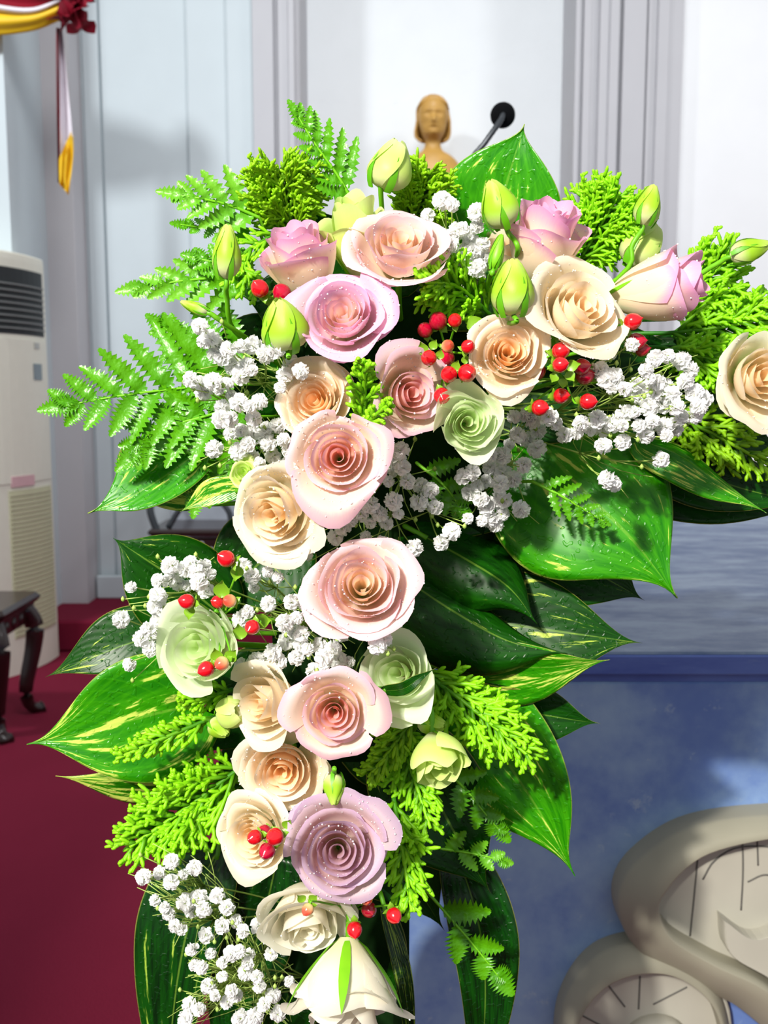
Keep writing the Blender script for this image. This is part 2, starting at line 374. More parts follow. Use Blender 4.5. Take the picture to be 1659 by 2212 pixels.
m.lathe([(max(1e-4, r * math.sin(t)), -r * math.cos(t)) for t in a], hd, 26, D(.1, -.1, 1)); m.build('foam_windscreen', M_BLK, mic, True, mb_)

# statue ---------------------------------------------------------------
M_WOOD = plain('golden_carved_wood', 'D0A050', .42, .4, .16, 22, bump=.1); M_PLINTH = plain('white_plinth_paint', 'E4E6E8', .6, .3, .03)
SY = 5.18
top = P(934, 207, SY); sc = S(1, SY) / 1.01
sb = P(934, 470, SY); sb[2] = top[2] - .62
statue = thing('wooden_bust', 'golden brown carved wooden bust of a man with shoulder-length hair against white niche', 'statue', (sb[0], SY, .15))
so = np.array(statue.location)
zt = top[2]
# head + neck + shoulders as one loft; px units below the crown: (dz px, rx px, ry px, y shift px)
rings = [(0, 3, 3, 0), (4, 15, 16, 0), (14, 26, 29, 0), (30, 31, 34, 0), (46, 31.5, 34, -1), (60, 29, 33, -2), (72, 26, 31, -3), (82, 22, 26, -3), (89, 17, 18, 0), (95, 16.5, 16, 3), (104, 18, 17, 4), (112, 24, 20, 4), (120, 38, 25, 4), (132, 51, 30, 4), (150, 60, 34, 3), (175, 63, 38, 2), (215, 60, 40, 2), (260, 54, 38, 2), (262, 3, 3, 2)]
rg = spline(np.array(rings, float), 110); n = 56
an = np.linspace(0, 2 * math.pi, n, endpoint=False); v = []
for dz, rx, ry, ys in rg:
    for t in an:
        x = rx * math.cos(t); y = -ry * math.sin(t); fr = max(0, math.sin(t))
        if dz < 92:
            g = lambda x0, z0, wx, wz: math.exp(-((x - x0) / wx) ** 2 - ((dz - z0) / wz) ** 2) * fr
            y += -9 * g(0, 55, 4.2, 9) - 5 * g(0, 60, 6, 5) - 2.5 * g(0, 37, 22, 4) + 5 * (g(-11, 43, 6, 4.5) + g(11, 43, 6, 4.5)) - 2.2 * (g(-11, 43, 4, 2.2) + g(11, 43, 4, 2.2)) - 2.5 * g(0, 68, 9, 2.6) + 2.0 * g(0, 71.2, 9, 1.3) - 3.5 * g(0, 82, 10, 5) + 2.5 * (g(-19, 62, 6, 9) + g(19, 62, 6, 9))
        elif dz > 118: y -= 3 * fr * math.exp(-((abs(x) - 24) / 16) ** 2) * math.exp(-((dz - 165) / 30) ** 2)
        v.append((sb[0] + x * sc, SY + (y + ys) * sc, zt - dz * sc))
m = MB(); m.add(v, [(j * n + (i + 1) % n, j * n + i, (j + 1) * n + i, (j + 1) * n + (i + 1) % n) for j in range(109) for i in range(n)]); m.build('body', M_WOOD, statue, True, so)
# hair: cap and two side locks, leaving the face free
m = MB(); nh = 40; an = np.linspace(R_(-62), R_(242), nh); v = []
hr = spline(np.array([(-3, 2, 2), (2, 17, 18), (12, 28, 31), (26, 34, 37), (45, 36, 38), (62, 37.5, 38), (74, 38.5, 36), (84, 37, 31), (90, 31, 24), (93, 24, 18)], float), 34)
for j, (dz, rx, ry) in enumerate(hr):
    for i, t in enumerate(an):
        a_ = t + math.pi  # open toward the viewer
        k = sm(14, 30, dz); half = R_(90 + 62 * (1 - k)) if dz > 0 else R_(180)
        th = (i / (nh - 1) * 2 - 1) * half
        wob = 1 + .03 * math.sin(9 * th + dz * .12)
        v.append((sb[0] + rx * wob * math.sin(th) * sc, SY + (ry * math.cos(th) * wob + 1) * sc, zt - dz * sc))
m.add(v, gridf(nh, 34)); o = m.build('hair', M_WOOD, statue, True, so); md = o.modifiers.new('s', 'SOLIDIFY'); md.thickness = .012; md.offset = -1
m = MB(); zb = zt - 260 * sc; m.box((sb[0], SY, (zb + .02 + .15) / 2), (.34, .22, zb + .02 - .15), None, .01); m.box((sb[0], SY, zb), (.40, .25, .04), None, .008); m.build('pedestal', M_PLINTH, statue, False, so)

# air conditioner ------------------------------------------------------
M_ACW = plain('cream_plastic', 'E6E4D4', .4, .4, .03); M_ACD = plain('dark_outlet', '2A2E30', .5, .3); M_ACG = plain('beige_grille', 'C9C8A8', .6, .3, .05); M_LOUV = plain('grey_louvre', '8E9290', .5, .3); M_ACS = plain('grille_gap', '9A9A7C', .8, .2)
pr_ = P(128, 1428, 4.42); pl_ = P(-2, 1466, 4.02); pr_[2] = pl_[2] = 0
ex = nrm(pr_ - pl_); ey = np.array([-ex[1], ex[0], 0]); wA = np.linalg.norm(pr_ - pl_); hA = 1.80
ac = thing('air_conditioner', 'tall cream floor-standing air conditioner with dark outlet louvres at left edge', 'air conditioner', pl_)
acp = lambda a, b, z: pl_ + ex * a + ey * b + np.array([0, 0, z])      # along front, into depth, up
Mac = np.stack([ex, ey, [0, 0, 1]], 1)
def bow(a): return -.035 * (1 - (2 * a / wA - 1) ** 2)                   # curved front
m = MB(); na = 13; prof = [(a, bow(a)) for a in np.linspace(0, wA, na)] + [(wA, .30), (0, .30)]
k = len(prof); v = []
for z, ins in ((0, 0), (hA - .03, 0), (hA - .006, .012), (hA, .03)):
    for a, b in prof: v.append(acp(wA / 2 + (a - wA / 2) * (1 - ins), .13 + (b - .13) * (1 - ins), z))
m.add(v, [(j * k + i, j * k + (i + 1) % k, (j + 1) * k + (i + 1) % k, (j + 1) * k + i) for j in range(3) for i in range(k)] + [tuple(range(k - 1, -1, -1)), tuple(3 * k + i for i in range(k))]); m.build('body', M_ACW, ac, False, pl_)
def acpatch(name, a0, a1, z0, z1, out, mat, n=9):
    m = MB(); v = []
    for z in (z0, z1):
        for a in np.linspace(a0, a1, n): v.append(acp(a, bow(a) - out, z))
    for z in (z0, z1):
        for a in np.linspace(a0, a1, n): v.append(acp(a, bow(a) + .004, z))
    f = gridf(n, 2) + [(i, i + 1, 2 * n + i + 1, 2 * n + i) for i in range(n - 1)] + [(n + i, 3 * n + i, 3 * n + i + 1, n + i + 1) for i in range(n - 1)] + [(0, 2 * n, 3 * n, n), (n - 1, 2 * n - 1, 4 * n - 1, 3 * n - 1)]
    m.add(v, f); return m.build(name, mat, ac, False, pl_)
acpatch('outlet', .055, wA - .03, 1.46, 1.735, .002, M_ACD)
for i in range(8): acpatch('louvre', .06, wA - .035, 1.482 + i * .026, 1.487 + i * .026, .012, M_LOUV)
acpatch('intake_grille', .085, wA - .03, .16, .80, .004, M_ACG)
for i in range(32): acpatch('intake_slat', .09, wA - .035, .17 + i * .0195, .180 + i * .0195, .008, M_ACG, 6)
acpatch('front_panel', .02, wA - .012, .83, 1.44, .004, M_ACW)
acpatch('display', .27, .34, 1.27, 1.34, .007, plain('display_grey', '7E8C92', .3, .5))
acpatch('round_badge', .285, .325, 1.405, 1.43, .007, plain('badge_grey', 'B8BAB4', .3, .5))
acpatch('pink_sticker', .10, .24, .815, .86, .007, plain('pink_sticker', 'DDB4B8', .6, .3), 5)

# dark carved stool ------------------------------------------------------
M_DKW = plain('dark_lacquered_wood', '2A1512', .28, .5, .25, 20, coat=.3); M_PEARL = plain('pearl_inlay', 'B9BCC0', .3, .6, .2, 60)
sc0 = P(-66, 1606, 3.44); sc0[2] = 0
stool = thing('carved_stool', 'dark carved wooden stool with curved legs on red carpet in front of air conditioner', 'stool', sc0)
def bend_leg(m, x, y, dx, dy, h, r):
    p = [(x, y, h), (x + dx * .03, y + dy * .03, h * .82), (x + dx * .025, y + dy * .025, h * .6), (x - dx * .0, y, h * .25), (x + dx * .01, y + dy * .01, h * .08), (x + dx * .035, y + dy * .035, .012), (x + dx * .045, y + dy * .045, .012)]
    c = spline(np.array(p), 24) + sc_off; m.tube(c, np.interp(np.linspace(0, 1, 24), [0, .2, .7, .9, 1], [r * 1.3, r * 1.4, r * .8, r * .9, r * 1.1]), 8)
sc_off = sc0
m = MB(); m.box(sc0 + [0, 0, .45], (.44, .38, .035), None, .014); m.box(sc0 + [0, 0, .425], (.40, .34, .02), None, .006); m.build('seat', M_DKW, stool, False, sc0)
for sx in (-1, 1):
    for sy in (-1, 1):
        m = MB(); bend_leg(m, sx * .165, sy * .135, sx, sy, .42, .026); m.build('leg', M_DKW, stool, True, sc0)
for (dx, dy, lx, ly) in ((0, -.145, .30, .02), (0, .145, .30, .02), (-.175, 0, .02, .25), (.175, 0, .02, .25)):
    m = MB(); m.box(sc0 + [dx, dy, .385], (lx, ly, .06), None, .006); a = m.build('apron', M_DKW, stool, False, sc0)
    for k in range(3):
        m = MB(); q = sc0 + np.array([dx * 1.06 + (k - 1) * .08 * (lx > .1), dy * 1.08 + (k - 1) * .07 * (ly > .1), .385]); m.lathe([(.001, -.006), (.018, -.003), (.022, 0), (.018, .003), (.001, .006)], q, 10, (dx, dy, 0)); m.build('carved_flower', M_DKW, a, True, sc0)

# carved armchair far behind ------------------------------------------------
ch0 = P(452, 1262, 4.72); ch0[2] = .15
chair = thing('carved_armchair', 'dark carved armchair with pale inlay glimpsed between leaves at the back wall', 'chair', ch0)
sh = P(450, 1150, 4.55)[2] - .15
sc_off = ch0
m = MB(); m.box(ch0 + [0, 0, sh], (.50, .40, .035), None, .012); m.build('seat', M_DKW, chair, False, ch0)
for sx in (-1, 1):
    for sy in (-1, 1):
        m = MB(); bend_leg(m, sx * .2, sy * .15, sx, sy, sh, .02); m.build('leg', M_DKW, chair, True, ch0)
m = MB(); m.box(ch0 + [0, -.17, sh - .07], (.42, .02, .09), None, .006); a = m.build('apron', M_DKW, chair, False, ch0)
for k in range(9):
    m = MB(); m.lathe([(.001, -.006), (.012, -.004), (.016, 0), (.012, .004), (.001, .006)], ch0 + [(k - 4) * .045, -.182, sh - .07 + .014 * (-1) ** k], 8, (0, -1, 0)); m.build('pearl_inlay', M_PEARL, a, True, ch0)
M_GRYW = plain('dark_grey_arm', '3A4044', .35, .5)
for sx in (-1, 1):
    m = MB(); m.tube(spline([ch0 + [sx * .21, -.17, sh], ch0 + [sx * .24, -.17, sh + .12], ch0 + [sx * .20, -.12, sh + .2], ch0 + [sx * .2, .17, sh + .22]], 24), .018, 8); m.build('armrest', M_GRYW, chair, True, ch0)
m = MB(); m.tube(spline([ch0 + [-.16, -.16, sh + .02], ch0 + [-.08, -.16, sh + .13], ch0 + [.05, -.17, sh + .17], ch0 + [.13, -.17, sh + .1], ch0 + [.14, -.17, sh]], 24), .014, 8); m.build('front_hoop', M_GRYW, chair, True, ch0)
m = MB(); m.box(ch0 + [0, .18, sh + .22], (.44, .03, .44), None, .01); m.build('backrest', plain('pale_upholstery', 'A9AEB8', .8, .2), chair, False, ch0)

# festive swag ---------------------------------------------------------------
def cloth(name, c, rough=.55): return plain(name, c, rough, .35, .1, 8)
M_RED = cloth('crimson_cloth', 'A3122A'); M_YEL = cloth('golden_cloth', 'F2C41E'); M_WHC = cloth('white_cloth', 'EDE6EE'); M_DRED = cloth('dark_red_cloth', '8C0A26')
DY = 4.33
sw0 = P(165, 30, DY + .1)
swag = thing('festive_swag', 'red, white and yellow cloth swag with a dark red rosette on upper left wall', 'decoration', sw0)
def swagband(name, top, bot, mat, Y, folds=3):
    t = spline(np.array(top, float), 26); b = spline(np.array(bot, float), 26); v = []
    for j in range(12):
        s_ = j / 11
        for i in range(26):
            q = t[i] * (1 - s_) + b[i] * s_; v.append(P(q[0], q[1], Y - .035 * math.sin(s_ * math.pi) -   .005 * math.sin(s_ * folds * 2 * math.pi + i * .1)))
    m = MB(); m.add(v, gridf(26, 12)); o = m.build(name, mat, swag, True, sw0); md = o.modifiers.new('s', 'SOLIDIFY'); md.thickness = .004; return o
swagband('red_drape', [(-260, -120), (-60, -100), (60, -70), (135, -20)], [(-260, -40), (-60, 0), (60, 20), (132, -8)], M_RED, DY - .03)
swagband('white_drape', [(-260, -30), (-60, 0), (60, 15), (132, -5)], [(-260, -10), (-60, 16), (60, 30), (132, 4)], M_WHC, DY - .012, 1)
swagband('yellow_drape', [(-260, -20), (-60, 6), (60, 16), (132, -2)], [(-260, 50), (-60, 76), (60, 68), (132, 42)], M_YEL, DY + .005, 2)
m = MB(); rr = random.Random(3)
for k in range(26):                                           # crumpled rosette lobes
    c = P(160 + rr.uniform(-26, 24), 22 + rr.uniform(-60, 42), DY + .02 - rr.uniform(0, .05)); d = nrm(np.array([rr.uniform(-1, 1), -1.2, rr.uniform(-1, 1)])); Fm = frame(d, rr.uniform(0, 6)); g = []
    for v_ in np.linspace(0, 1, 6):
        for u_ in np.linspace(-1, 1, 9):
            g.append(c + Fm @ np.array([u_ * .05 * (.3 + v_), .02 * math.sin(u_ * 5 + k) * v_ + .035 * v_ * v_, .05 * v_ - .03 * u_ * u_ * v_]))
    m.add(g, gridf(9, 6))
m.build('rosette', M_DRED, swag, True, sw0)
def tail(name, pts_l, pts_r, mat, Y):
    l = spline(np.array(pts_l, float), 24); r = spline(np.array(pts_r, float), 24); v = []
    for i in range(24):
        for j in range(9):
            s_ = j / 8; q = l[i] * (1 - s_) + r[i] * s_; v.append(P(q[0], q[1], Y - .02 * math.sin(s_ * 7 + i * .08)))
    m = MB(); m.add(v, gridf(9, 24)); return m.build(name, mat, swag, True, sw0)
tail('white_tail', [(124, 60), (126, 180), (130, 350)], [(134, 60), (146, 180), (158, 300)], M_WHC, DY + .05)
tail('red_lining', [(121, 60), (122, 200), (125, 395)], [(129, 60), (129, 200), (130, 395)], M_DRED, DY + .03)
tail('yellow_tip', [(126, 345), (128, 390), (128, 398)], [(154, 283), (158, 340), (146, 418)], M_YEL, DY + .024)
tail('yellow_fold', [(140, 340), (138, 390), (146, 420)], [(158, 290), (158, 340), (148, 422)], M_YEL, DY + .012)

# ------------------------------------------------------------------ flower stand
M_FOAM = plain('wet_floral_foam', '12300E', .95, .1, .3, 120, bump=.3); M_IRON = plain('black_iron', '14161A', .4, .5, metal=.5)
st = P(770, 1500, .74); st[2] = 0
stand = thing('flower_stand', 'black stand with dark green floral foam hidden behind the cascade of roses', 'stand', st)
m = MB(); m.lathe([(.001, 0), (.15, 0), (.155, .008), (.14, .018), (.02, .03), (.001, .03)], st, 32); m.build('base_plate', M_IRON, stand, True, st)
zf = P(760, 2330, .74)[2]
m = MB(); m.tube([st + [0, 0, .02], [st[0], st[1], zf]], .011, 12); m.build('pole', M_IRON, stand, True, st)
def foam(x0, x1, y0, y1, Ya, Yb):
    a = P(x0, y0, (Ya + Yb) / 2); b = P(x1, y1, (Ya + Yb) / 2); m = MB(); m.box(((a[0] + b[0]) / 2, (Ya + Yb) / 2, (a[2] + b[2]) / 2), (b[0] - a[0], Yb - Ya, a[2] - b[2]), None, .012); m.build('foam_block', M_FOAM, stand, False, st)
foam(600, 1060, 640, 1180, .665, .79); foam(600, 930, 1180, 1700, .67, .78); foam(600, 880, 1700, 2330, .67, .78)
def anchor(px, py):                                             # where a stem enters the foam
    ax = min(max(px, 640), 1020 if py < 1180 else 860); ay = min(max(py, 700), 2250); return P(ax, ay, .685)

# ------------------------------------------------------------------ blooms
UU, VV = np.meshgrid(np.linspace(-1, 1, 15), np.linspace(0, 1, 11))
def petal(phi, a, h, Wd, curl, spiral, rnd, rip, ph, tip=0.0, base=.22, base_open=0.0):
    u, v = UU, VV
    vv = v * (1 - rnd * np.abs(u) ** 3)
    r = a * (base + (1 - base) * np.sin(np.clip(vv / .72, 0, 1) * math.pi / 2))
    k = np.clip((vv - (.68 - .2 * base_open)) / (.32 + .2 * base_open), 0, 1) ** (2 - .4 * base_open)
    cu = curl * (.75 + .25 * np.cos(u * 3 + ph)) + tip * np.exp(-(u / .35) ** 2)
    r = r + cu * k; z = h * vv - .55 * np.abs(curl) * k * np.clip((vv - .8) / .2, 0, 1)
    r = r * (1 + spiral * u) * (1 + .10 * np.exp(-((u - .25 * np.sin(ph)) / .3) ** 2) * vv ** 4 - .05 * np.cos(u * 3.1) * vv) + a * rip * np.sin(4.3 * u + ph) * vv ** 2
    z = z + h * rip * .6 * np.sin(5.1 * u + ph * 1.7) * vv ** 3
    th = phi + u * Wd / 2 * (.62 + .38 * np.sin(np.clip(vv, 0, 1) * 2.2))
    return np.stack([r * np.cos(th), r * np.sin(th), z], -1).reshape(-1, 3)
_drop = None
def dropmesh():
    m = MB(); c = [(0, 0, 1), (0, 0, -1)]; n = 6
    v = [(0, 0, 1)] + [(math.sin(p) * math.cos(2 * math.pi * i / n), math.sin(p) * math.sin(2 * math.pi * i / n), math.cos(p)) for p in (.75, 1.45, 2.2) for i in range(n)]
    f = [(0, 1 + i, 1 + (i + 1) % n) for i in range(n)] + [(1 + j * n + i, 1 + (j + 1) * n + i, 1 + (j + 1) * n + (i + 1) % n, 1 + j * n + (i + 1) % n) for j in range(2) for i in range(n)] + [tuple(1 + 2 * n + i for i in range(n - 1, -1, -1))]
    return np.array(v), f
DV, DF = dropmesh()
def bloom(name, label, cat, px, py, Y, Rpx, d, mat, hgt=.95, N=15, roll=0., open_=1.0, seed=0, extra=(), rip=.03, spiral=.10, dew=50, sepals=True, stem=True, centre=.09, group=None, a_pow=1.0, outer=4, smat=None, rise=.0, sep_len=.34, sep_out=.05):
    """rose-like flower facing d; extra = (azimuth deg, length, curl, width deg) of loose outer petals"""
    rs = random.Random(seed * 131 + int(px * 7 + py)); R = S(Rpx * 1.07, Y); Hh = R * hgt
    Fm = frame(D(*d), R_(roll)); c = P(px, py, Y); b = c - Fm[:, 2] * Hh * .62
    t = thing(name, label, cat, b, Fm, group)
    pets = []
    for i in range(N):
        q = i / (N - 1); ou = sm(1 - outer / N - .02, 1.0, q)
        a = centre + (.74 - centre) * q ** a_pow
        hh = hgt * (.90 + .10 * math.sin(q * math.pi) + rise * (1 - q) - .22 * ou * open_) * rs.uniform(.95, 1.04)
        a *= rs.uniform(.95, 1.05); cu = (.045 + .09 * q * q + .25 * ou) * open_ * rs.uniform(.8, 1.2)
        Wd = R_(205 - 60 * q + 18 * ou) * rs.uniform(.9, 1.1)
        pets.append((q, petal(i * R_(137.5) + rs.uniform(-.2, .2), a, hh, Wd, cu, spiral, .12 + .20 * math.sin(min(1, q * 1.3) * math.pi * .7) * (1 - .4 * ou), rip * (.6 + q) * 1.2, rs.uniform(0, 6), tip=.12 * ou * rs.random(), base_open=ou)))
    for az, ln, cu, wd in extra:
        pets.append((1.0, petal(R_(az - roll), .76, hgt * .82 * ln, R_(wd * 1.25), cu * ln * .85, .03, .16, rip, rs.uniform(0, 6), tip=.1, base_open=1)))
    mx = np.percentile(np.concatenate([np.hypot(p[:, 0], p[:, 1]) for q, p in pets[:N]]), 99.5)
    dm = MB()
    for q, p in pets:
        p = p.copy(); p[:, :2] *= R / mx; p[:, 2] *= R
        at = np.stack([np.full(len(p), q), VV.ravel(), UU.ravel()], 1)
        m = MB(); m.add(p, gridf(15, 11), at); m.build('petal', mat, t)
        if dew and q > .35:
            for _ in range(int(dew / N * (1.8 if q < .9 else 4.5)) + 1):
                i = rs.randrange(6, 11) * 15 + rs.randrange(1, 14); r = S(rs.choice((.9, 1.1, 1.4, 1.8, 2.4)), Y)
                pp = p[i] + (p[i - 1] - p[i]) * rs.random()
                dm.add(DV * r + pp + np.array([0, 0, r * .3]), DF)
    if dew:
        o = dm.build('water_droplets', M_DROP, t); o['kind'] = 'stuff'
    if sepals:
        for k in range(5):
            m = MB(); ph = k * R_(72) + .3; v = []
            for s_ in np.linspace(0, 1, 8):
                for u_ in (-1, -.5, 0, .5, 1):
                    q_ = sep_len * s_; rr_ = R * (.80 * (.22 + .78 * math.sin(min(1, q_ / .72) * math.pi / 2)) * (1 if s_ > .06 else .4) + .03 + sep_out * s_ ** 2); th = ph + u_ * .22 * (1 - s_ ** 1.3); v.append((rr_ * math.cos(th), rr_ * math.sin(th), R * (hgt * q_ - .03) - .25 * R * sep_out * s_ ** 2))
            m.add(v, gridf(5, 8), np.tile([.5, 0, 0], (40, 1))); m.build('sepal', smat or M_SEPAL, t)
    if stem:
        an_ = Fm.T @ (anchor(px, py) - b); L = np.linalg.norm(an_)
        m = MB(); m.tube(spline([(0, 0, R * .05), (0, 0, -min(.02, L * .35)), an_], 12), S(7, Y), 8, (.3, .6)); m.build('stem', M_STEM, t)
    return t
def bud(label, px, py, Y, Lpx, Rpx, d, mat=None, stem_to=(), openn=.14, roll=0, seed=0, sep=1.0, name='lisianthus_bud', twist=1.2, seam=.12):
    """closed, spirally furled bud centred on px,py"""
    mat = mat or M_BUD; R = S(Rpx, Y); L = S(Lpx, Y); Fm = frame(D(*d), R_(roll)); b = P(px, py, Y) - Fm[:, 2] * L * .5
    t = thing(name, label, 'flower bud' if 'bud' in name else 'lisianthus', b, Fm)
    rs = random.Random(seed + int(px))
    for k in range(5):
        u, v = UU, VV; z = v * (1 - .10 * np.abs(u) ** 2.5)
        prof = np.sin(math.pi * np.clip(z, 0, 1) ** .75) ** .75 * (1 - .25 * z) * 1.12 + .10 + openn * z ** 3
        r = R * prof * (1 + seam * u + .012 * k) + R * .05 * np.sin(u * 6 + k) * z ** 2
        th = k * R_(72) + u * R_(70) + twist * z
        m = MB(); m.add(np.stack([r * np.cos(th), r * np.sin(th), L * z + R * .06 * np.sin(4 * u + k * 2) * z], -1).reshape(-1, 3), gridf(15, 11), np.stack([np.full(u.size, .6), v.ravel(), u.ravel()], 1)); m.build('petal', mat, t)
    for k in range(5):
        ph = k * R_(72) + .5; v = []
        for s_ in np.linspace(0, 1, 9):
            rr_ = R * (np.sin(math.pi * min(1, .12 + s_ * .62 * sep) ** .75) ** .75 * (1.06) + .16) * (1 + .12 * s_ ** 3)
            for u_ in (-1, -.4, .4, 1):
                th = ph + u_ * .22 * (1 - s_ ** 1.5); v.append((rr_ * math.cos(th), rr_ * math.sin(th), L * (s_ * .72 * sep) - L * .01))
        m = MB(); m.add(v, gridf(4, 9), np.tile([.2, 0, 0], (36, 1))); m.build('sepal', M_SEPAL, t)
    pts = [np.zeros(3) + [0, 0, L * .03], np.array([0, 0, -L * .12])]
    for x, y, yy in stem_to: pts.append(Fm.T @ (P(x, y, yy) - b))
    if not stem_to: pts.append(Fm.T @ (anchor(px, py) - b))
    m = MB(); m.tube(spline(pts, 20), S(5.5, Y), 8, (.3, .6)); m.build('stem', M_STEM, t)
    return t

Rr = lambda *a, **k: bloom('rose', a[0], 'rose', *a[1:], **k)
Rr('pink rose seen from its side, uppermost on the left of the cluster', 648, 552, .575, 80, (-.22, .80, .42), M_SIDE, hgt=2.0, N=16, open_=.7, seed=1, extra=((150, 1.0, .3, 95), (-30, 1, .28, 90)), dew=60)
Rr('pale blush rose at the top centre below the green cup-shaped lisianthus', 866, 535, .565, 108, (.02, .52, .8), M_PALE, N=17, seed=2, extra=((200, 1.05, .38, 90), (265, 1, .25, 110)), dew=90)
Rr('lilac-pink open rose beaded with water, third from the top left', 742, 682, .545, 102, (-.08, .28, .95), M_PINK, N=17, seed=3, extra=((20, 1.15, .45, 80), (165, 1.15, .4, 80), (280, 1, .3, 120)), dew=110)
Rr('narrow peach-pink rose with tall pale outer petals behind it, centre', 884, 852, .55, 90, (.42, -.02, .9), M_DUSTY, hgt=1.0, N=14, seed=4, roll=10, extra=((95, 1.5, .5, 110), (120, 1.5, .3, 100), (270, 1.2, .25, 90)), dew=60)
Rr('pink rose seen from its side against the tall leaf, top right', 1178, 508, .575, 82, (.20, .76, .5), M_SIDE, hgt=2.1, N=18, open_=.75, seed=5, extra=((0, 1, .3, 90), (180, 1, .25, 90)), dew=60)
Rr('large loose cream rose above the right berry cluster', 1250, 672, .56, 104, (.35, .32, .85), M_CREAM, hgt=1.05, N=15, seed=6, open_=.85, extra=((100, 1.2, .35, 110), (190, 1.3, .45, 90), (290, 1.1, .35, 100)), dew=70)
Rr('cream and pink rose lying sideways with its mouth to the right', 1440, 618, .58, 74, (.90, .14, .36), M_SIDE, hgt=2.6, N=16, open_=.65, seed=7, extra=((90, 1, .2, 100), (220, 1, .2, 100)), dew=60)
Rr('peach rose right of the central red berries', 1097, 764, .55, 90, (.02, .15, 1), M_PEACH, N=17, seed=8, spiral=.14, rip=.05, extra=((150, 1.1, .3, 90), (260, 1.1, .35, 90), (30, 1.05, .3, 90)), dew=60)
Rr('orange-peach rose left of the small upright cypress tuft', 682, 868, .56, 86, (-.22, .2, .95), M_PEACH, N=17, seed=9, spiral=.13, extra=((80, 1.3, .35, 90), (180, 1.05, .3, 90)), dew=50)
Rr('dusty pink rose with a dark spiral heart, left of the dim gypsophila', 732, 988, .535, 100, (.0, .02, 1), M_DUSTY, N=16, seed=10, extra=((262, 1.35, .55, 105), (150, 1.1, .4, 90), (20, 1.1, .4, 85)), dew=110, outer=5)
Rr('peach-cream rose half open and turned down to the left, left of centre', 598, 1108, .545, 102, (-.42, -.22, .9), M_CREAM, N=15, seed=11, hgt=1.1, open_=.8, spiral=.16, extra=((250, 1.15, .4, 110), (330, 1.1, .35, 100), (60, 1.05, .3, 100)), dew=90)
Rr('large blush rose alone in the middle of the cascade', 782, 1266, .53, 118, (.02, .30, .95), M_PALE, N=18, seed=12, extra=((10, 1.05, .35, 90), (190, 1.05, .3, 90), (285, 1.0, .3, 110)), dew=120)
Rr('cream rosebud with small furled heart left of the salmon-pink rose', 575, 1520, .55, 84, (-.62, .05, .75), M_CREAM, N=12, seed=13, hgt=1.4, open_=.7, spiral=.16, extra=((90, 1.3, .35, 100), (270, 1.1, .4, 110), (200, 1, .25, 100)), dew=40)
Rr('salmon-pink rose with curled lilac outer petals', 722, 1538, .53, 92, (.0, .02, 1), M_DUSTY, N=16, seed=14, outer=5, extra=((75, 1.35, .35, 100), (15, 1.35, .6, 70), (160, 1.3, .5, 70), (265, 1.1, .45, 100)), dew=30)
Rr('cream rose with amber heart, below the furled cream rosebud', 612, 1660, .56, 98, (-.06, -.25, .95), M_PEACH, N=15, seed=15, extra=((200, 1.05, .3, 90), (320, 1.1, .3, 90)), dew=60)
Rr('cream rose behind the lower cluster of four red berries', 552, 1806, .555, 86, (-.45, .0, .9), M_CREAM, N=17, seed=16, hgt=1.0, open_=.9, extra=((110, 1.2, .35, 110), (250, 1.1, .4, 110), (180, 1.05, .3, 90)), dew=40)
Rr('mauve rose edged with beads of water, low in the cascade', 730, 1838, .53, 112, (.02, .20, .95), M_LILAC, N=17, seed=17, hgt=1.0, outer=5, extra=((80, 1.3, .3, 110), (45, 1.35, .5, 70), (135, 1.25, .35, 80)), dew=150)
Rr('cream rose drooping below the mauve rose', 664, 1985, .55, 104, (.12, -.5, .85), M_WHITE, N=15, seed=18, hgt=1.3, open_=.8, extra=((100, 1.35, .3, 120), (180, 1.15, .3, 110), (20, 1.15, .4, 90)), dew=40)
Rr('ivory rose hanging head down with green sepals, at the bottom edge', 748, 2150, .535, 116, (-.02, -.90, .40), M_WHITE, N=13, seed=19, hgt=1.6, open_=.9, rip=.10, sep_len=.85, sep_out=.3, extra=((180, 1.1, .4, 100), (0, 1.1, .35, 100), (90, 1, .2, 120), (270, 1.0, .4, 100)), dew=20)
Rr('cream and blush rose cut by the right edge of the picture', 1642, 815, .60, 100, (.25, .0, .95), M_CREAM, N=14, seed=20, extra=((230, 1.3, .4, 80), (170, 1.2, .35, 90), (280, 1.2, .4, 80)), dew=20)
Rr('cream rose mostly hidden behind the upper right pink rose', 1090, 548, .60, 66, (-.35, .6, .7), M_CREAM, N=12, seed=21, hgt=1.4, open_=.6, dew=10)
Ll = lambda *a, **k: bloom('lisianthus', a[0], 'lisianthus', *a[1:], **k)
Ll('pale green cup-shaped lisianthus standing behind the top blush rose', 766, 490, .59, 80, (-.05, .88, .38), M_LIMEP, N=11, hgt=2.0, seed=31, rip=.06, open_=.9, dew=0, centre=.2)
Ll('pale green lisianthus with swirled petals under the peach rose', 1010, 914, .545, 80, (.06, -.05, 1), M_LISI, N=17, seed=32, hgt=.95, spiral=.2, rip=.07, dew=10, open_=.25, a_pow=.85)
Ll('large round pale green lisianthus above two berries, left of the cascade', 432, 1398, .55, 102, (-.32, .08, .9), M_LISI, N=15, seed=33, hgt=1.0, spiral=.2, rip=.04, dew=30, open_=.35)
Ll('white-green lisianthus turned left, below the middle blush rose', 862, 1455, .555, 95, (-.30, .12, .9), M_LISI, N=13, seed=34, hgt=1.0, spiral=.2, rip=.07, dew=0, open_=.7, extra=((300, 1.2, .3, 100),))
Ll('large half-open yellow-green flower pointing down beside the cypress spray', 946, 1640, .55, 66, (.14, -.66, .72), M_LIMEP, N=9, seed=35, hgt=1.5, spiral=.24, rip=.09, dew=0, open_=-.25, centre=.12)
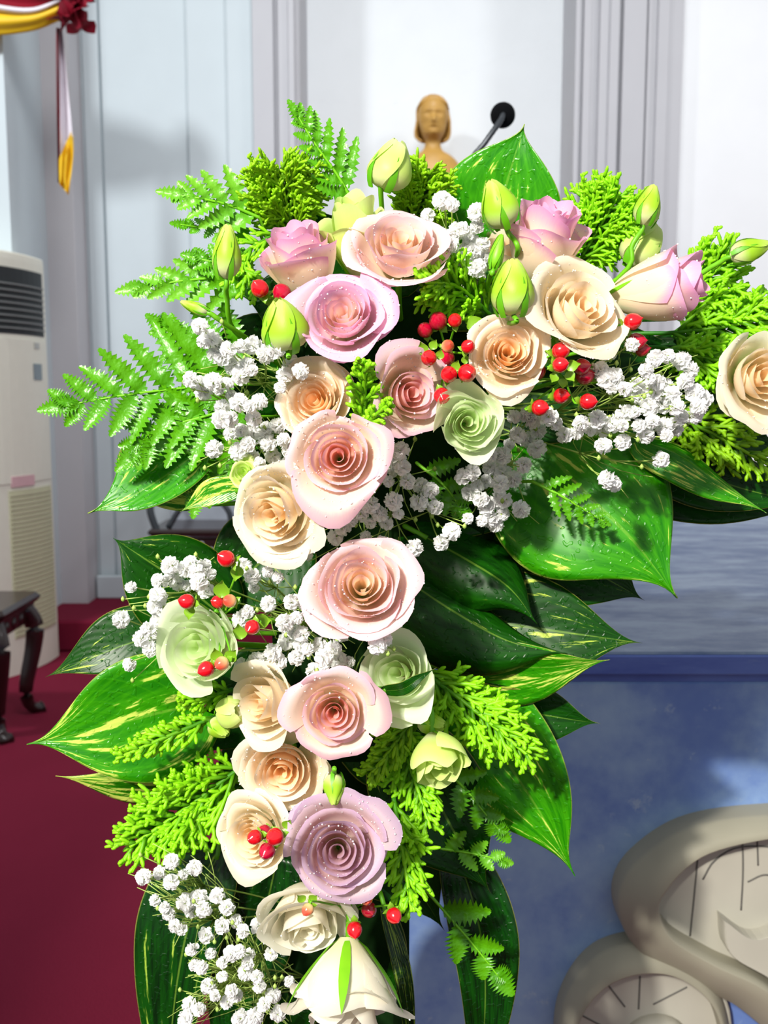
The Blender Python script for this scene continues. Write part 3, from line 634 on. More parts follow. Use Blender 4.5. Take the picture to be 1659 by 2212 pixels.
Ll('tiny green lisianthus above the peach-cream left rose', 526, 1020, .56, 36, (-.05, .35, .9), M_LIMEP, N=12, seed=36, hgt=.8, rip=.08, dew=0)
bud('plump yellow-green bud topping the arrangement right of the fern', 844, 358, .60, 104, 38, (.3, .85, .3), M_LIMEP, openn=.15, seed=1)
bud('slim upright green bud on a thick stem at the left edge', 490, 545, .565, 112, 25, (.05, .98, .25), None, ((490, 640, .575), (510, 720, .60), (620, 800, .68)), seed=2)
bud('fat lime bud left of the lilac-pink rose', 612, 702, .545, 112, 42, (-.15, .9, .45), None, openn=.1, seed=3)
bud('lime bud on a hooked stem beside the upper right pink rose', 1076, 442, .555, 104, 32, (-.38, .85, .3), None, ((1112, 520, .56), (1118, 545, .565), (1095, 600, .62), (1000, 720, .68)), seed=4)
bud('thin dark green bud below the hooked-stem bud', 1074, 545, .55, 76, 13, (.22, .95, .1), M_SEPAL, ((1058, 600, .57), (1030, 720, .68)), seed=5)
bud('upright lime bud just above the peach rose', 1107, 622, .54, 118, 38, (-.05, .98, .25), None, openn=.12, seed=6)
bud('small upright bud on a long stem against the grey pilaster', 1400, 444, .60, 84, 23, (.22, .95, .15), None, ((1365, 530, .60), (1325, 610, .61), (1020, 800, .69)), seed=7)
bud('yellow-green bud behind the long bud stem, near the pilaster', 1388, 530, .62, 100, 36, (.5, .8, .2), M_LIMEP, ((1330, 610, .62), (1020, 800, .69)), openn=.12, seed=8)
bud('bud pointing right at the far right edge of the cluster', 1618, 541, .615, 82, 22, (.92, .3, .15), None, ((1540, 575, .615), (1440, 625, .62), (1020, 800, .69)), seed=9)
bud('thin bud pointing left on a dark stem above the gypsophila', 420, 664, .57, 62, 11, (-.9, .35, .1), M_BUD, ((480, 695, .575), (540, 735, .60), (640, 800, .68)), seed=10)
bud('small round open green bud left of the furled cream rosebud', 503, 1537, .56, 70, 30, (.5, .25, .7), M_LIMEP, openn=.3, seed=11, sep=.6)
bud('little pointed green bud below the round green bud', 475, 1572, .565, 54, 20, (.6, -.4, .4), M_BUD, seed=12)
bud('small green bud pointing down between the cream and mauve roses', 722, 1704, .535, 70, 20, (.02, -.85, .4), M_BUD, openn=.2, seed=13)
bud('small green bud pointing right above the yellow-green lisianthus', 932, 1562, .57, 66, 20, (.8, -.05, .4), M_BUD, openn=.25, seed=14)

# ------------------------------------------------------------------ berries
def berrymesh(kind):
    m = MB(); z = np.linspace(0, 1, 12)
    pr = [(max(.02, math.sin(math.pi * min(1, t ** .9)) ** .62 * (1 - .15 * t)), -1.1 + 2.2 * t) for t in z]; pr[-2] = (.16, .98); pr.append((.01, 1.22))
    m.lathe(pr, (0, 0, 0), 14); return m.mesh('berry', kind)
BM = {'r': berrymesh(M_BERRY), 'p': berrymesh(M_BERRYP), 'd': berrymesh(M_BERRYD)}
def oval():
    m = MB(); v = []
    for s_ in np.linspace(0, 1, 8):
        for u_ in (-1, 0, 1): v.append((u_ * .42 * math.sin(math.pi * min(.97, s_ ** .8 + .03)), s_, .12 * u_ * u_ + .2 * s_ * s_))
    m.add(v, gridf(3, 8), np.tile([.5, 0, 0], (24, 1))); return m.mesh('leaf', M_HLEAF)
OVAL = oval()
def berries(label, lst, leaves, root, Yr=.64):
    b0 = P(*root, Yr); t = thing('berry_sprig', label, 'berries', b0, None, None); rs = random.Random(int(root[0]))
    joint = P(np.mean([q[0] for q in lst]), np.mean([q[1] for q in lst]), np.mean([q[3] for q in lst]) + .035)
    for px, py, r, Y, k in lst:
        p = P(px, py, Y); d = D((px - root[0]) * .004 + rs.uniform(-.2, .2), -(py - root[1]) * .004 + rs.uniform(-.2, .2), .75)
        o = put('berry', BM[k], t); Fm = frame(d) * S(r * 1.08, Y); o.matrix_local = Matrix([list(Fm[i]) + [p[i] - b0[i]] for i in range(3)] + [[0, 0, 0, 1]])
        m = MB(); m.tube(spline([p - d * S(r, Y), p - d * S(r * 2, Y), joint], 8), S(2.6, Y), 5, (.3, .6)); m.build('stalk', M_STEM, t, True, b0)
        for j in range(3):
            o = put('calyx_leaf', OVAL, t); a = j * 2.1 + px; dd = nrm(Fm[:, 0] * math.cos(a) + Fm[:, 1] * math.sin(a) - Fm[:, 2] * .1)
            z = -nrm(Fm[:, 2]); x = nrm(np.cross(dd, z)); z = np.cross(x, dd); G = np.stack([x, dd, z], 1) * S(r * 1.15, Y)
            pp = p - d * S(r, Y) - b0; o.matrix_local = Matrix([list(G[i]) + [pp[i]] for i in range(3)] + [[0, 0, 0, 1]])
    for px, py, L, ang, Y in leaves:
        o = put('leaf', OVAL, t); dd = D(math.cos(R_(ang)), math.sin(R_(ang)), .25); z = nrm(TOW - dd * (TOW @ dd)); x = np.cross(dd, z); G = np.stack([x, dd, z], 1) * S(L, Y)
        pp = P(px, py, Y) - dd * S(L, Y) * .5 - b0; o.matrix_local = Matrix([list(G[i]) + [pp[i]] for i in range(3)] + [[0, 0, 0, 1]])
    m = MB(); m.tube(spline([joint, (joint + b0) / 2 + [0, 0, -.004], b0], 10), S(4, Yr), 6, (.2, .5)); m.build('stem', M_STEM, t, True, b0)
berries('two dark red oval berries tucked under the upper left pink rose', [(560, 622, 19, .555, 'r'), (608, 632, 20, .56, 'd'), (613, 657, 14, .552, 'r')], [(585, 655, 30, 200, .57)], (680, 720))
berries('large cluster of round red berries at the centre, left of the peach rose', [(926, 773, 17, .535, 'r'), (968, 747, 14, .55, 'p'), (1012, 748, 15, .54, 'r'), (964, 772, 19, .555, 'd'), (970, 808, 18, .535, 'r'), (1010, 806, 20, .535, 'r'), (955, 856, 18, .545, 'r'), (946, 692, 20, .57, 'd'), (983, 691, 15, .555, 'r'), (918, 712, 17, .575, 'd')],
        [(912, 752, 30, 110, .545), (937, 744, 24, 60, .55), (950, 765, 24, 80, .54), (985, 790, 26, 70, .54), (1005, 775, 22, 90, .55), (1030, 700, 44, 20, .575)], (960, 790), .66)
berries('red berries below the sideways pink rose, at right', [(1368, 694, 18, .565, 'r'), (1376, 738, 19, .575, 'd'), (1388, 755, 15, .58, 'd')], [(1350, 720, 28, 200, .58)], (1020, 790), .68)
berries('red berries between the peach rose and the white gypsophila, right', [(1213, 757, 19, .545, 'r'), (1212, 788, 17, .535, 'r'), (1258, 792, 18, .56, 'd'), (1265, 812, 19, .565, 'd'), (1162, 802, 18, .57, 'd'), (1214, 855, 17, .555, 'r'), (1168, 881, 18, .545, 'r'), (1272, 868, 18, .545, 'r')],
        [(1187, 765, 30, 160, .55), (1238, 790, 32, 10, .55), (1195, 818, 26, 240, .54), (1232, 815, 28, 300, .54), (1215, 830, 26, 260, .55)], (1010, 850), .68)
berries('scattered red berries around the round green lisianthus, left', [(487, 1206, 19, .54, 'r'), (402, 1299, 17, .535, 'r'), (470, 1300, 15, .555, 'r'), (495, 1298, 15, .54, 'p'), (544, 1356, 17, .535, 'r'), (444, 1446, 18, .52, 'r'), (478, 1434, 16, .52, 'p')],
        [(480, 1270, 44, 80, .55), (512, 1240, 36, 260, .55), (468, 1412, 34, 100, .525), (502, 1414, 36, 50, .525), (518, 1362, 40, 95, .545), (410, 1325, 30, 270, .54), (572, 1340, 40, 10, .56)], (660, 1330), .67)
berries('four dark red berries lying on the lower cream rose', [(549, 1809, 17, .51, 'r'), (593, 1808, 20, .50, 'r'), (570, 1798, 17, .522, 'd'), (576, 1840, 19, .505, 'd')], [(622, 1778, 30, 60, .53)], (660, 1775), .66)
berries('drooping red and blush berries below the mauve rose', [(708, 1926, 16, .535, 'r'), (664, 1966, 14, .515, 'p'), (792, 1942, 15, .53, 'p'), (798, 1966, 18, .55, 'd'), (852, 1979, 18, .53, 'r'), (766, 2010, 18, .535, 'r')],
        [(650, 1938, 26, 130, .525), (678, 1938, 26, 45, .525), (770, 1922, 26, 160, .54), (785, 1908, 28, 95, .54)], (760, 1900), .66)

# ------------------------------------------------------------------ gypsophila
def floretmesh(seed):
    rs = np.random.default_rng(seed); m = MB(); n = 42
    for i in range(n):
        z = 1 - (i + .5) / n * 1.25; a = i * 2.39996 + rs.uniform(-.3, .3); z = np.clip(z + rs.uniform(-.08, .08), -.3, .99); q = math.sqrt(1 - z * z)
        d = np.array([q * math.cos(a), q * math.sin(a), z]); Fm = frame(d, rs.uniform(0, 6)); v = []
        for s_ in (0., .55, 1.):
            for u_ in (-1, -.33, .33, 1):
                v.append(d * (.25 + .62 * s_ - .10 * u_ * u_ * s_ + rs.uniform(-.13, .10)) + Fm @ np.array([u_ * .29 * (.3 + s_), .22 * s_ * s_ + rs.uniform(-.05, .05), 0]))
        m.add(v, gridf(4, 3), np.tile([.5, .8, 0], (12, 1)))
    m.lathe([(.02, -1.05), (.30, -.85), (.42, -.45), (.30, .1)], (0, 0, 0), 7, None, 1)
    return m.mesh('floret', [M_FLORET, M_THREAD])
FM = [floretmesh(i) for i in range(5)]
def gyp(label, pts, root, Yr, Y0, Yv=.03, r0=21, seed=0, fuzz=40):
    rs = random.Random(seed); b0 = P(*root, Yr); t = thing('gypsophila_sprig', label, 'gypsophila', b0, None, None)
    js = []                                                   # branching points
    pa = np.array(pts, float); k = max(2, len(pts) // 6); cent = pa[rs.sample(range(len(pts)), k)]
    for _ in range(6):
        lab = np.argmin(((pa[:, None] - cent[None]) ** 2).sum(-1), 1)
        cent = np.array([pa[lab == i].mean(0) if (lab == i).any() else cent[i] for i in range(k)])
    js = [P(c[0] * .72 + root[0] * .28, c[1] * .72 + root[1] * .28, Y0 + .03 + (Yr - Y0) * .15) for c in cent]
    m = MB()
    for j in js: m.tube(spline([b0, (b0 + j) / 2 + np.array([rs.uniform(-.004, .004) for _ in range(3)]), j], 8), S(2.2, Y0), 4, (.2, .5))
    for (px, py), l in zip(pts, lab):
        Y = Y0 + rs.uniform(-Yv, Yv) * .5; p = P(px, py, Y); j = js[l]; d = nrm(nrm(p - j) * .55 + TOW * .7 + np.array([rs.uniform(-.4, .4), 0, rs.uniform(-.3, .4)])); r = S(r0 * rs.choice((.72, .85, 1.0, 1.0, 1.12)), Y)
        o = put('floret', rs.choice(FM), t); Fm = frame(d, rs.uniform(0, 6)) * r; o.matrix_local = Matrix([list(Fm[i]) + [p[i] - b0[i]] for i in range(3)] + [[0, 0, 0, 1]])
        m.tube(spline([j, (j + p) / 2 + np.array([0, .003, -.003]), p - d * r * .9], 7), S(1.7, Y), 4, (.4, .9))
        if rs.random() < .6:                                  # tiny side buds
            q = p + np.array([rs.uniform(-.012, .012), rs.uniform(0, .01), rs.uniform(-.012, .012)]); m.tube(spline([j, q], 4), S(1.2, Y), 4, (.4, .9)); m.lathe([(.0001, -.0016), (.0012, -.0006), (.0013, .0006), (.0002, .002)], q, 6)
    for _ in range(fuzz):                                     # fine thread tangle
        a = rs.choice(pts); b = rs.choice(js); p = P(a[0] + rs.uniform(-40, 40), a[1] + rs.uniform(-40, 40), Y0 + .012 + rs.uniform(0, .03)); m.tube(spline([b, (b + p) / 2 + np.array([rs.uniform(-.004, .004), 0, rs.uniform(-.004, .004)]), p], 5), S(1.2, Y0), 3, (.5, .9))
    m.build('stem', M_THREAD, t, True, b0); return t
gyp('white gypsophila spray left of the peach rose and below the fat lime bud', [(432, 705), (455, 732), (465, 766), (482, 772), (494, 755), (520, 748), (545, 745), (595, 755), (575, 765), (505, 790), (535, 790), (520, 812), (545, 800), (413, 820), (432, 830), (440, 846), (460, 825), (472, 842), (490, 830), (500, 855), (516, 870), (480, 880), (478, 906), (498, 905), (540, 880), (560, 868), (630, 788), (650, 802), (615, 810), (605, 838), (440, 738), (470, 745)], (640, 880), .66, .555, seed=1)
gyp('cream-white gypsophila spray above the tiny green lisianthus', [(462, 970), (515, 975), (520, 930), (545, 935), (548, 905), (500, 935), (570, 945), (580, 960), (545, 985), (560, 1000), (590, 985), (602, 1010), (572, 1020), (620, 1000), (600, 920), (612, 950), (575, 925), (625, 970), (640, 1020), (535, 960)], (650, 960), .66, .565, seed=2)
gyp('shaded gypsophila hanging under the dusty pink rose', [(850, 985), (870, 1010), (845, 1010), (880, 1040), (910, 1050), (905, 1085), (940, 1095), (850, 1083), (860, 1110), (820, 1110), (800, 1130), (780, 1110), (835, 1130), (760, 1125), (740, 1140), (660, 1190), (825, 1172), (895, 1183), (975, 1148), (953, 1172), (800, 1090), (770, 1090), (790, 1160), (930, 1060), (865, 975), (840, 1040), (725, 1160)], (850, 1020), .66, .585, seed=3, fuzz=15)
gyp('dim bluish gypsophila under the swirled green lisianthus', [(1140, 895), (1163, 930), (1140, 950), (1118, 940), (1100, 960), (1085, 985), (1062, 985), (1060, 1010), (1085, 1020), (1110, 1035), (1080, 1045), (1050, 1040), (1030, 1050), (1000, 1030), (1015, 1065), (1040, 1080), (1075, 1080), (1040, 1125), (1060, 1120), (1085, 1110), (1125, 1100), (1160, 970), (1130, 1005), (1010, 1120), (1090, 1080), (1070, 1132), (1110, 900), (1150, 905), (1020, 1020), (1050, 1095)], (1000, 960), .67, .605, seed=4, fuzz=15, r0=21)
gyp('dense white gypsophila head right of the berries, beside the blue altar', [(1330, 730), (1365, 745), (1415, 775), (1442, 770), (1472, 780), (1490, 800), (1480, 825), (1395, 800), (1402, 818), (1325, 815), (1350, 840), (1375, 830), (1380, 857), (1415, 850), (1440, 830), (1452, 852), (1430, 875), (1460, 880), (1468, 902), (1400, 880), (1370, 890), (1350, 892), (1345, 920), (1380, 920), (1410, 910), (1435, 922), (1460, 928), (1500, 850), (1520, 862), (1510, 878), (1500, 898), (1320, 840), (1310, 820), (1395, 940), (1345, 955), (1440, 942), (1420, 828), (1395, 848)], (1020, 880), .68, .56, seed=5, r0=22)
gyp('row of gypsophila florets trailing below the right berries', [(1220, 940), (1200, 915), (1255, 915), (1275, 930), (1300, 925), (1322, 915), (1245, 935), (1303, 963), (1428, 993), (1325, 1045), (1312, 1035), (1310, 765), (1295, 800), (1185, 900), (1290, 905)], (1020, 900), .68, .565, seed=6, fuzz=10)
gyp('white gypsophila above the round green lisianthus, far left', [(283, 1268), (368, 1222), (400, 1230), (425, 1235), (345, 1255), (370, 1250), (405, 1265), (440, 1225), (340, 1285), (335, 1310), (350, 1315), (345, 1340), (330, 1365), (320, 1360), (305, 1380), (325, 1402), (350, 1290), (262, 1338), (280, 1435), (430, 1258), (385, 1262), (455, 1240), (445, 1275), (412, 1215)], (640, 1330), .67, .565, seed=7, fuzz=20)
gyp('open gypsophila spray left of and below the middle blush rose', [(578, 1235), (600, 1247), (548, 1270), (580, 1305), (545, 1245), (525, 1225), (630, 1300), (655, 1305), (680, 1320), (615, 1345), (635, 1365), (652, 1370), (620, 1385), (650, 1392), (690, 1395), (700, 1420), (680, 1450), (720, 1400), (525, 1440), (555, 1425), (590, 1410), (600, 1430), (640, 1420), (665, 1402), (530, 1470), (730, 1425), (755, 1430), (700, 1440), (520, 1340), (535, 1322), (740, 1372), (640, 1335)], (690, 1330), .67, .56, seed=8, fuzz=50)
gyp('single gypsophila tuft resting on the white-green lisianthus', [(830, 1380), (815, 1395), (755, 1470)], (800, 1400), .66, .535, seed=9, fuzz=4)
gyp('shaggy gypsophila over the dark strap leaf, lower left', [(370, 1860), (345, 1885), (370, 1905), (395, 1890), (420, 1875), (310, 1895), (335, 1945), (355, 1960), (365, 1975), (400, 1950), (415, 1965), (430, 1940), (440, 1965), (378, 2000), (392, 2006), (415, 2050), (445, 2020), (470, 1935), (490, 1960), (480, 2000)], (640, 1960), .67, .56, seed=10, fuzz=90)
gyp('thready gypsophila at the bottom left of the hanging ivory rose', [(455, 2060), (435, 2090), (420, 2085), (480, 2110), (500, 2060), (516, 2055), (535, 2080), (540, 2060), (585, 2060), (480, 2080), (555, 2110), (500, 2140), (530, 2100), (560, 2130), (490, 2165), (510, 2150), (625, 2120), (570, 2170), (590, 2150), (450, 2130), (465, 2150), (520, 2200), (550, 2195), (410, 2170), (400, 2200), (510, 1990), (525, 2012), (560, 2000), (600, 2190), (430, 2180)], (660, 2110), .67, .555, seed=11, fuzz=190)
gyp('white gypsophila between the top blush rose and the hooked-stem bud', [(977, 442), (955, 435), (925, 466), (1000, 495), (1030, 490), (1030, 460), (985, 500), (975, 530), (990, 560), (1002, 545), (1040, 530), (1045, 560), (1030, 580), (1015, 515), (1030, 597), (960, 512), (985, 580), (1020, 545)], (960, 680), .66, .58, seed=12, fuzz=15)

# ------------------------------------------------------------------ leaves
def leaf(label, mid, wl, wr, var=0.0, mat=None, fold=.15, tilt=0.0, roll_edge=0.0, wave=.0, petiole=None, name='pothos_leaf', prof='heart', cat='leaf', group=None, ns=30, twist=None):
    """midrib through (px, py, Y) from stalk to tip; wl / wr half widths in pixels left and right of travel"""
    pts = np.array([P(*q) for q in mid]); c = spline(pts, ns); Ym = np.mean([q[2] for q in mid]); s = np.linspace(0, 1, ns)
    T = np.gradient(c, axis=0); T /= np.linalg.norm(T, axis=1)[:, None]
    Lt = np.cross(TOW, T); Lt /= np.linalg.norm(Lt, axis=1)[:, None]; Nn = np.cross(T, Lt)
    Nn *= np.sign((Nn @ TOW))[:, None]
    if prof == 'heart': wf = np.sin(math.pi * np.clip(s, .004, .999) ** .62) ** (.60 + 1.25 * s ** 2)
    else: wf = np.sin(math.pi * np.clip(s * .93 + .05, 0, 1) ** .8) ** .6
    wf = wf / wf.max(); us = np.linspace(-1, 1, 17); v = []; at = []
    ph = mid[0][0] * .1
    for i in range(ns):
        for u in us:
            w_ = (wl if u > 0 else wr); x = u * wf[i] * S(w_, Ym); ax = abs(x)
            back = -T[i] * S(w_, Ym) * .30 * (abs(u) ** 2) * max(0, 1 - s[i] * 3.2) if prof == 'heart' else 0
            nz = fold * ax + tilt * x - roll_edge * ax * abs(u) ** 3 + wave * S(w_, Ym) * math.sin(s[i] * 9 + u * 2 + ph) * abs(u) ** 1.5
            tw = (twist or 0) * s[i] * x
            v.append(c[i] + Lt[i] * x + Nn[i] * (nz + tw) + back); at.append((s[i], u, var))
    b0 = pts[0]; t = thing(name, label, cat, b0, None, group)
    m = MB(); m.add(v, gridf(17, ns), at); o = m.build('blade', mat or M_POTHOS, t, True, b0)
    md = o.modifiers.new('thickness', 'SOLIDIFY'); md.thickness = .0006; md.offset = 0
    m = MB(); q = anchor(mid[0][0], mid[0][1]) if petiole is None else P(*petiole)
    m.tube(spline([c[2], b0 - T[0] * .01 - Nn[0] * .004, q], 12), S(6, Ym), 6, (.2, .5)); m.build('stalk', M_STEM, t, True, b0)
    return t
leaf('broad heart-shaped leaf with yellow flecks, topmost, its tip pointing up', [(1040, 560, .665), (1078, 450, .655), (1108, 350, .645), (1133, 268, .64)], 130, 130, -.02, tilt=-.15, wave=.03)
leaf('large green leaf half in shade, its tip hanging over the altar top', [(1170, 960, .665), (1260, 1060, .645), (1370, 1170, .63), (1463, 1292, .625)], 190, 210, -.06, fold=-.05, tilt=.0, roll_edge=.1, wave=.03)
leaf('dark leaf hanging below the large half-shaded leaf', [(1080, 1080, .68), (1200, 1190, .675), (1310, 1250, .67), (1392, 1297, .67)], 120, 105, -.2, M_POTHOS_SHADE)
leaf('pale-streaked dark leaf with its tip pointing right at the altar', [(980, 1330, .67), (1110, 1350, .66), (1250, 1370, .65), (1388, 1389, .645)], 120, 135, .18, M_POTHOS_SHADE, tilt=-.2)
leaf('dark leaf with a bright curled upper rim, tip down, right of middle', [(900, 1150, .655), (1010, 1210, .645), (1100, 1270, .635), (1160, 1348, .63)], 75, 110, -.2, M_POTHOS_SHADE, fold=-.3, tilt=-.5, roll_edge=.6)
leaf('dark leaf with a bright folded rim crossing the middle right', [(860, 1240, .65), (980, 1320, .64), (1100, 1385, .63), (1226, 1412, .625)], 45, 130, -.1, M_POTHOS_SHADE, fold=-.1, tilt=-.4, roll_edge=.5)
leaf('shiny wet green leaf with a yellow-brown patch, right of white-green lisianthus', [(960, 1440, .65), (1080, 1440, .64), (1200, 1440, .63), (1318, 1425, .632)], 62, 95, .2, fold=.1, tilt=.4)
leaf('dark leaf tip pointing right over the plain blue panel', [(1000, 1490, .665), (1110, 1530, .66), (1210, 1550, .655), (1297, 1563, .655)], 75, 80, -.3, M_POTHOS_SHADE)
leaf('long dark green leaf pointing down right over the blue panel', [(1000, 1480, .66), (1080, 1620, .65), (1170, 1760, .64), (1242, 1892, .635)], 120, 135, -.05, M_POTHOS, fold=.1, tilt=.35, wave=.03)
leaf('folded yellow-green leaf above the altar edge, far right', [(1380, 950, .645), (1470, 985, .635), (1560, 1050, .63), (1656, 1108, .625)], 26, 60, .1, fold=-.6, tilt=-.5)
leaf('dark leaf under the folded yellow-green leaf, far right', [(1380, 970, .67), (1500, 1020, .665), (1620, 1060, .66), (1780, 1095, .66)], 90, 75, -.3, M_POTHOS_SHADE)
leaf('bright green leaf with yellow edge below the big fern, tip to the left', [(450, 960, .635), (370, 1020, .625), (280, 1075, .615), (190, 1109, .61)], 55, 105, .0, fold=.1, tilt=.25, wave=.03)
leaf('narrow yellow-rimmed leaf behind the bright left leaf, pointing up', [(420, 1080, .65), (340, 1050, .64), (275, 1000, .635), (262, 955, .632)], 40, 60, .3)
leaf('small yellow-edged leaf left of the peach-cream rose', [(520, 1060, .60), (470, 1070, .60), (430, 1085, .60), (388, 1106, .60)], 20, 40, .3)
leaf('dark leaf with yellow curled side above the left gypsophila', [(480, 1330, .655), (400, 1265, .645), (310, 1205, .635), (244, 1162, .632)], 120, 100, -.05, M_POTHOS_SHADE, fold=.25, tilt=.2, roll_edge=.2)
leaf('dull green leaf with its tip to the left, above the variegated leaf', [(370, 1370, .65), (280, 1390, .642), (190, 1425, .637), (97, 1463, .637)], 55, 82, .05, M_POTHOS_SHADE, fold=.1, tilt=.2)
leaf('large variegated leaf with cream flecks, its tip reaching far left', [(430, 1520, .635), (320, 1545, .622), (190, 1580, .612), (58, 1608, .61)], 150, 140, .06, fold=.12, tilt=-.1, wave=.025)
leaf('pale-edged leaf curling out beneath the large variegated leaf', [(420, 1690, .65), (320, 1690, .642), (220, 1685, .637), (120, 1676, .637)], 62, 28, .42, fold=-.3, tilt=-.3)
leaf('dark heart-shaped leaf behind the yellow-green lisianthus', [(880, 1600, .655), (940, 1720, .655), (1000, 1830, .65), (1060, 1930, .65)], 120, 140, -.3, M_POTHOS_SHADE)
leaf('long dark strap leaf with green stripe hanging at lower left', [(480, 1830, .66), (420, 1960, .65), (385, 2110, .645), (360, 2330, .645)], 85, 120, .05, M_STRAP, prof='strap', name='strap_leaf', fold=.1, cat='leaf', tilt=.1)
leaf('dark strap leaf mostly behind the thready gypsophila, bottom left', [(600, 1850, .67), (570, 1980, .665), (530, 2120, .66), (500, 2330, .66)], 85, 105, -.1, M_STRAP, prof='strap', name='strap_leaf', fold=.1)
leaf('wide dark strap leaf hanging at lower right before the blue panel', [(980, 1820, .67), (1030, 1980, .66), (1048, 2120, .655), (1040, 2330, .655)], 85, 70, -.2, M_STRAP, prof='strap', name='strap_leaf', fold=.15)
leaf('thin olive strap leaf beside the hanging ivory rose', [(830, 1960, .66), (860, 2060, .65), (878, 2160, .645), (890, 2330, .645)], 22, 20, .3, M_STRAP, prof='strap', name='strap_leaf')
WHERE = ['below the narrow peach-pink rose', 'under the dim bluish gypsophila', 'right of the middle blush rose', 'left of the long bright cypress spray', 'left of the furled cream rosebud', 'left of the amber-hearted cream rose', 'below the peach-cream left rose', 'behind the tiny green lisianthus', 'left of the fat lime bud', 'behind the two oval berries', 'below the upper right pink rose', 'under the large loose cream rose', 'behind the dense gypsophila head', 'behind the middle right cypress fan', 'right of the drooping berries', 'behind the shaggy lower gypsophila', 'above the thin olive strap leaf', 'behind the thready bottom gypsophila', 'above the large half-shaded leaf', 'below the large half-shaded leaf', 'between the two upper left roses', 'below the green cup-shaped lisianthus', 'left below the cut-off right rose', 'at the right edge under the shaded cypress', 'at the right edge above the altar slab']
FILL = [((820, 900), (1060, 1180), 150, .675), ((900, 1000), (1160, 1150), 130, .672), ((900, 1250), (1150, 1480), 140, .675), ((780, 1500), (1000, 1760), 140, .675), ((620, 1450), (420, 1640), 110, .67), ((640, 1600), (440, 1770), 110, .67), ((620, 1150), (440, 1350), 110, .668), ((640, 900), (420, 1010), 120, .665), ((620, 800), (400, 800), 110, .66), ((640, 680), (520, 640), 70, .655), ((900, 620), (1200, 640), 100, .665), ((960, 720), (1330, 760), 90, .665), ((1000, 840), (1440, 900), 110, .67), ((1000, 760), (1560, 780), 80, .668), ((760, 1760), (960, 2010), 110, .675), ((640, 1850), (480, 2080), 110, .67), ((760, 1950), (830, 2230), 90, .672), ((660, 2050), (560, 2290), 100, .67), ((1080, 960), (1500, 1010), 110, .675), ((860, 1050), (1200, 1260), 120, .68), ((720, 620), (660, 440), 70, .66), ((840, 620), (880, 430), 70, .66), ((1380, 800), (1640, 900), 95, .66), ((1380, 900), (1700, 980), 95, .672), ((1360, 1035), (1780, 1100), 85, .68)]
for i, ((a, b), (c_, d_), w_, Y) in enumerate(FILL):
    leaf('dark green backing leaf ' + WHERE[i], [(a, b, Y + .01), ((a + c_) / 2 + 10, (b + d_) / 2 - 12, Y), (c_, d_, Y)], w_, w_, -.4, M_POTHOS_SHADE, group='backing leaves behind the blooms', ns=18)
leaf('thin dark green leaflet lying across the white-green lisianthus', [(825, 1492, .545), (870, 1488, .527), (905, 1465, .525), (943, 1442, .53)], 16, 14, -.3, M_POTHOS_SHADE, petiole=(815, 1500, .6), prof='heart', name='leaflet')

# ------------------------------------------------------------------ ferns
def pinna(p, d, n, L, Wd, teeth, bend, curl=0.0):
    """serrated leaflet from p along d, facing n"""
    ns = teeth * 3 + 1; x = np.cross(d, n); v = []; at = []
    for i in range(ns):
        s = i / (ns - 1); w_ = Wd * (max(s, .012) ** .38) * (1 - s) ** .75 * 1.75 + Wd * .03
        saw = 1 - .5 * ((i % 3) / 2.0) if i < ns - 2 else 1
        for u in (-1, -.45, 0, .45, 1):
            e = abs(u) == 1
            q = p + d * L * (s + (.05 * (saw - .58) if e else 0)) + x * u * w_ * (saw if e else .9) + n * (bend * L * s * s + .25 * w_ * abs(u) + curl * L * s ** 3 - .02 * L * math.sin(s * 20) * (1 - s))
            v.append(q); at.append((.45 + .4 * s * (1 - abs(u) * .3), s, u))
    return v, gridf(5, ns), at
def fern(label, rach, n, Lp, wp, sides=(1, 1), ang=58, mat=None, s0=.12, teeth=8, tipL=.55, dep=.0, name='fern_frond', powr=.7, seed=0, toward=.3):
    mat = mat or M_FERN; rs = random.Random(seed + int(rach[0][0])); pts = np.array([P(*q) for q in rach]); c = spline(pts, 60); Ym = np.mean([q[2] for q in rach]); b0 = pts[0]
    t = thing(name, label, 'fern', b0)
    m = MB(); m.tube(np.vstack([[anchor(rach[0][0], rach[0][1])], c]), np.concatenate([[S(4, Ym)], np.linspace(S(4, Ym), S(1.5, Ym), 60)]), 6, (.5, .8)); m.build('midrib', M_STEM, t, True, b0)
    T = np.gradient(c, axis=0); T /= np.linalg.norm(T, axis=1)[:, None]
    for k in range(n):
        s = s0 + (1 - s0) * (k + .5) / n * .97; i = min(59, int(s * 59)); side = 1 if k % 2 == 0 else -1; sc_ = sides[0] if side > 0 else sides[1]
        Lt = nrm(np.cross(TOW, T[i])); a = R_(ang - 18 * s + rs.uniform(-5, 5)); d = nrm(T[i] * math.cos(a) + Lt * side * math.sin(a) + TOW * rs.uniform(-.15, .2) * toward)
        L = S(Lp, Ym) * sc_ * ((1 - s) ** powr * .9 + .16); n_ = nrm(TOW - d * (TOW @ d)); n_ = nrm(n_ + np.cross(d, n_) * rs.uniform(-.45, .45) - T[i] * .1)
        v, f, at = pinna(c[i], d, n_, L, S(wp * 1.3, Ym) * (.6 + .4 * (1 - s)), teeth, rs.uniform(-.2, .12)); m = MB(); m.add(v, f, at); m.build('leaflet', mat, t, True, b0)
    d = T[-1]; n_ = nrm(TOW - d * (TOW @ d)); v, f, at = pinna(c[52], d, n_, S(Lp, Ym) * tipL, S(wp, Ym) * .95, teeth, 0); m = MB(); m.add(v, f, at); m.build('leaflet', mat, t, True, b0)
fern('upright fern frond leaning left at the top, left of the plump bud', [(770, 450, .625), (730, 380, .62), (680, 310, .615), (640, 245, .612)], 12, 100, 19, (.75, 1.15), 52, M_FERN, .1, 8, .55)
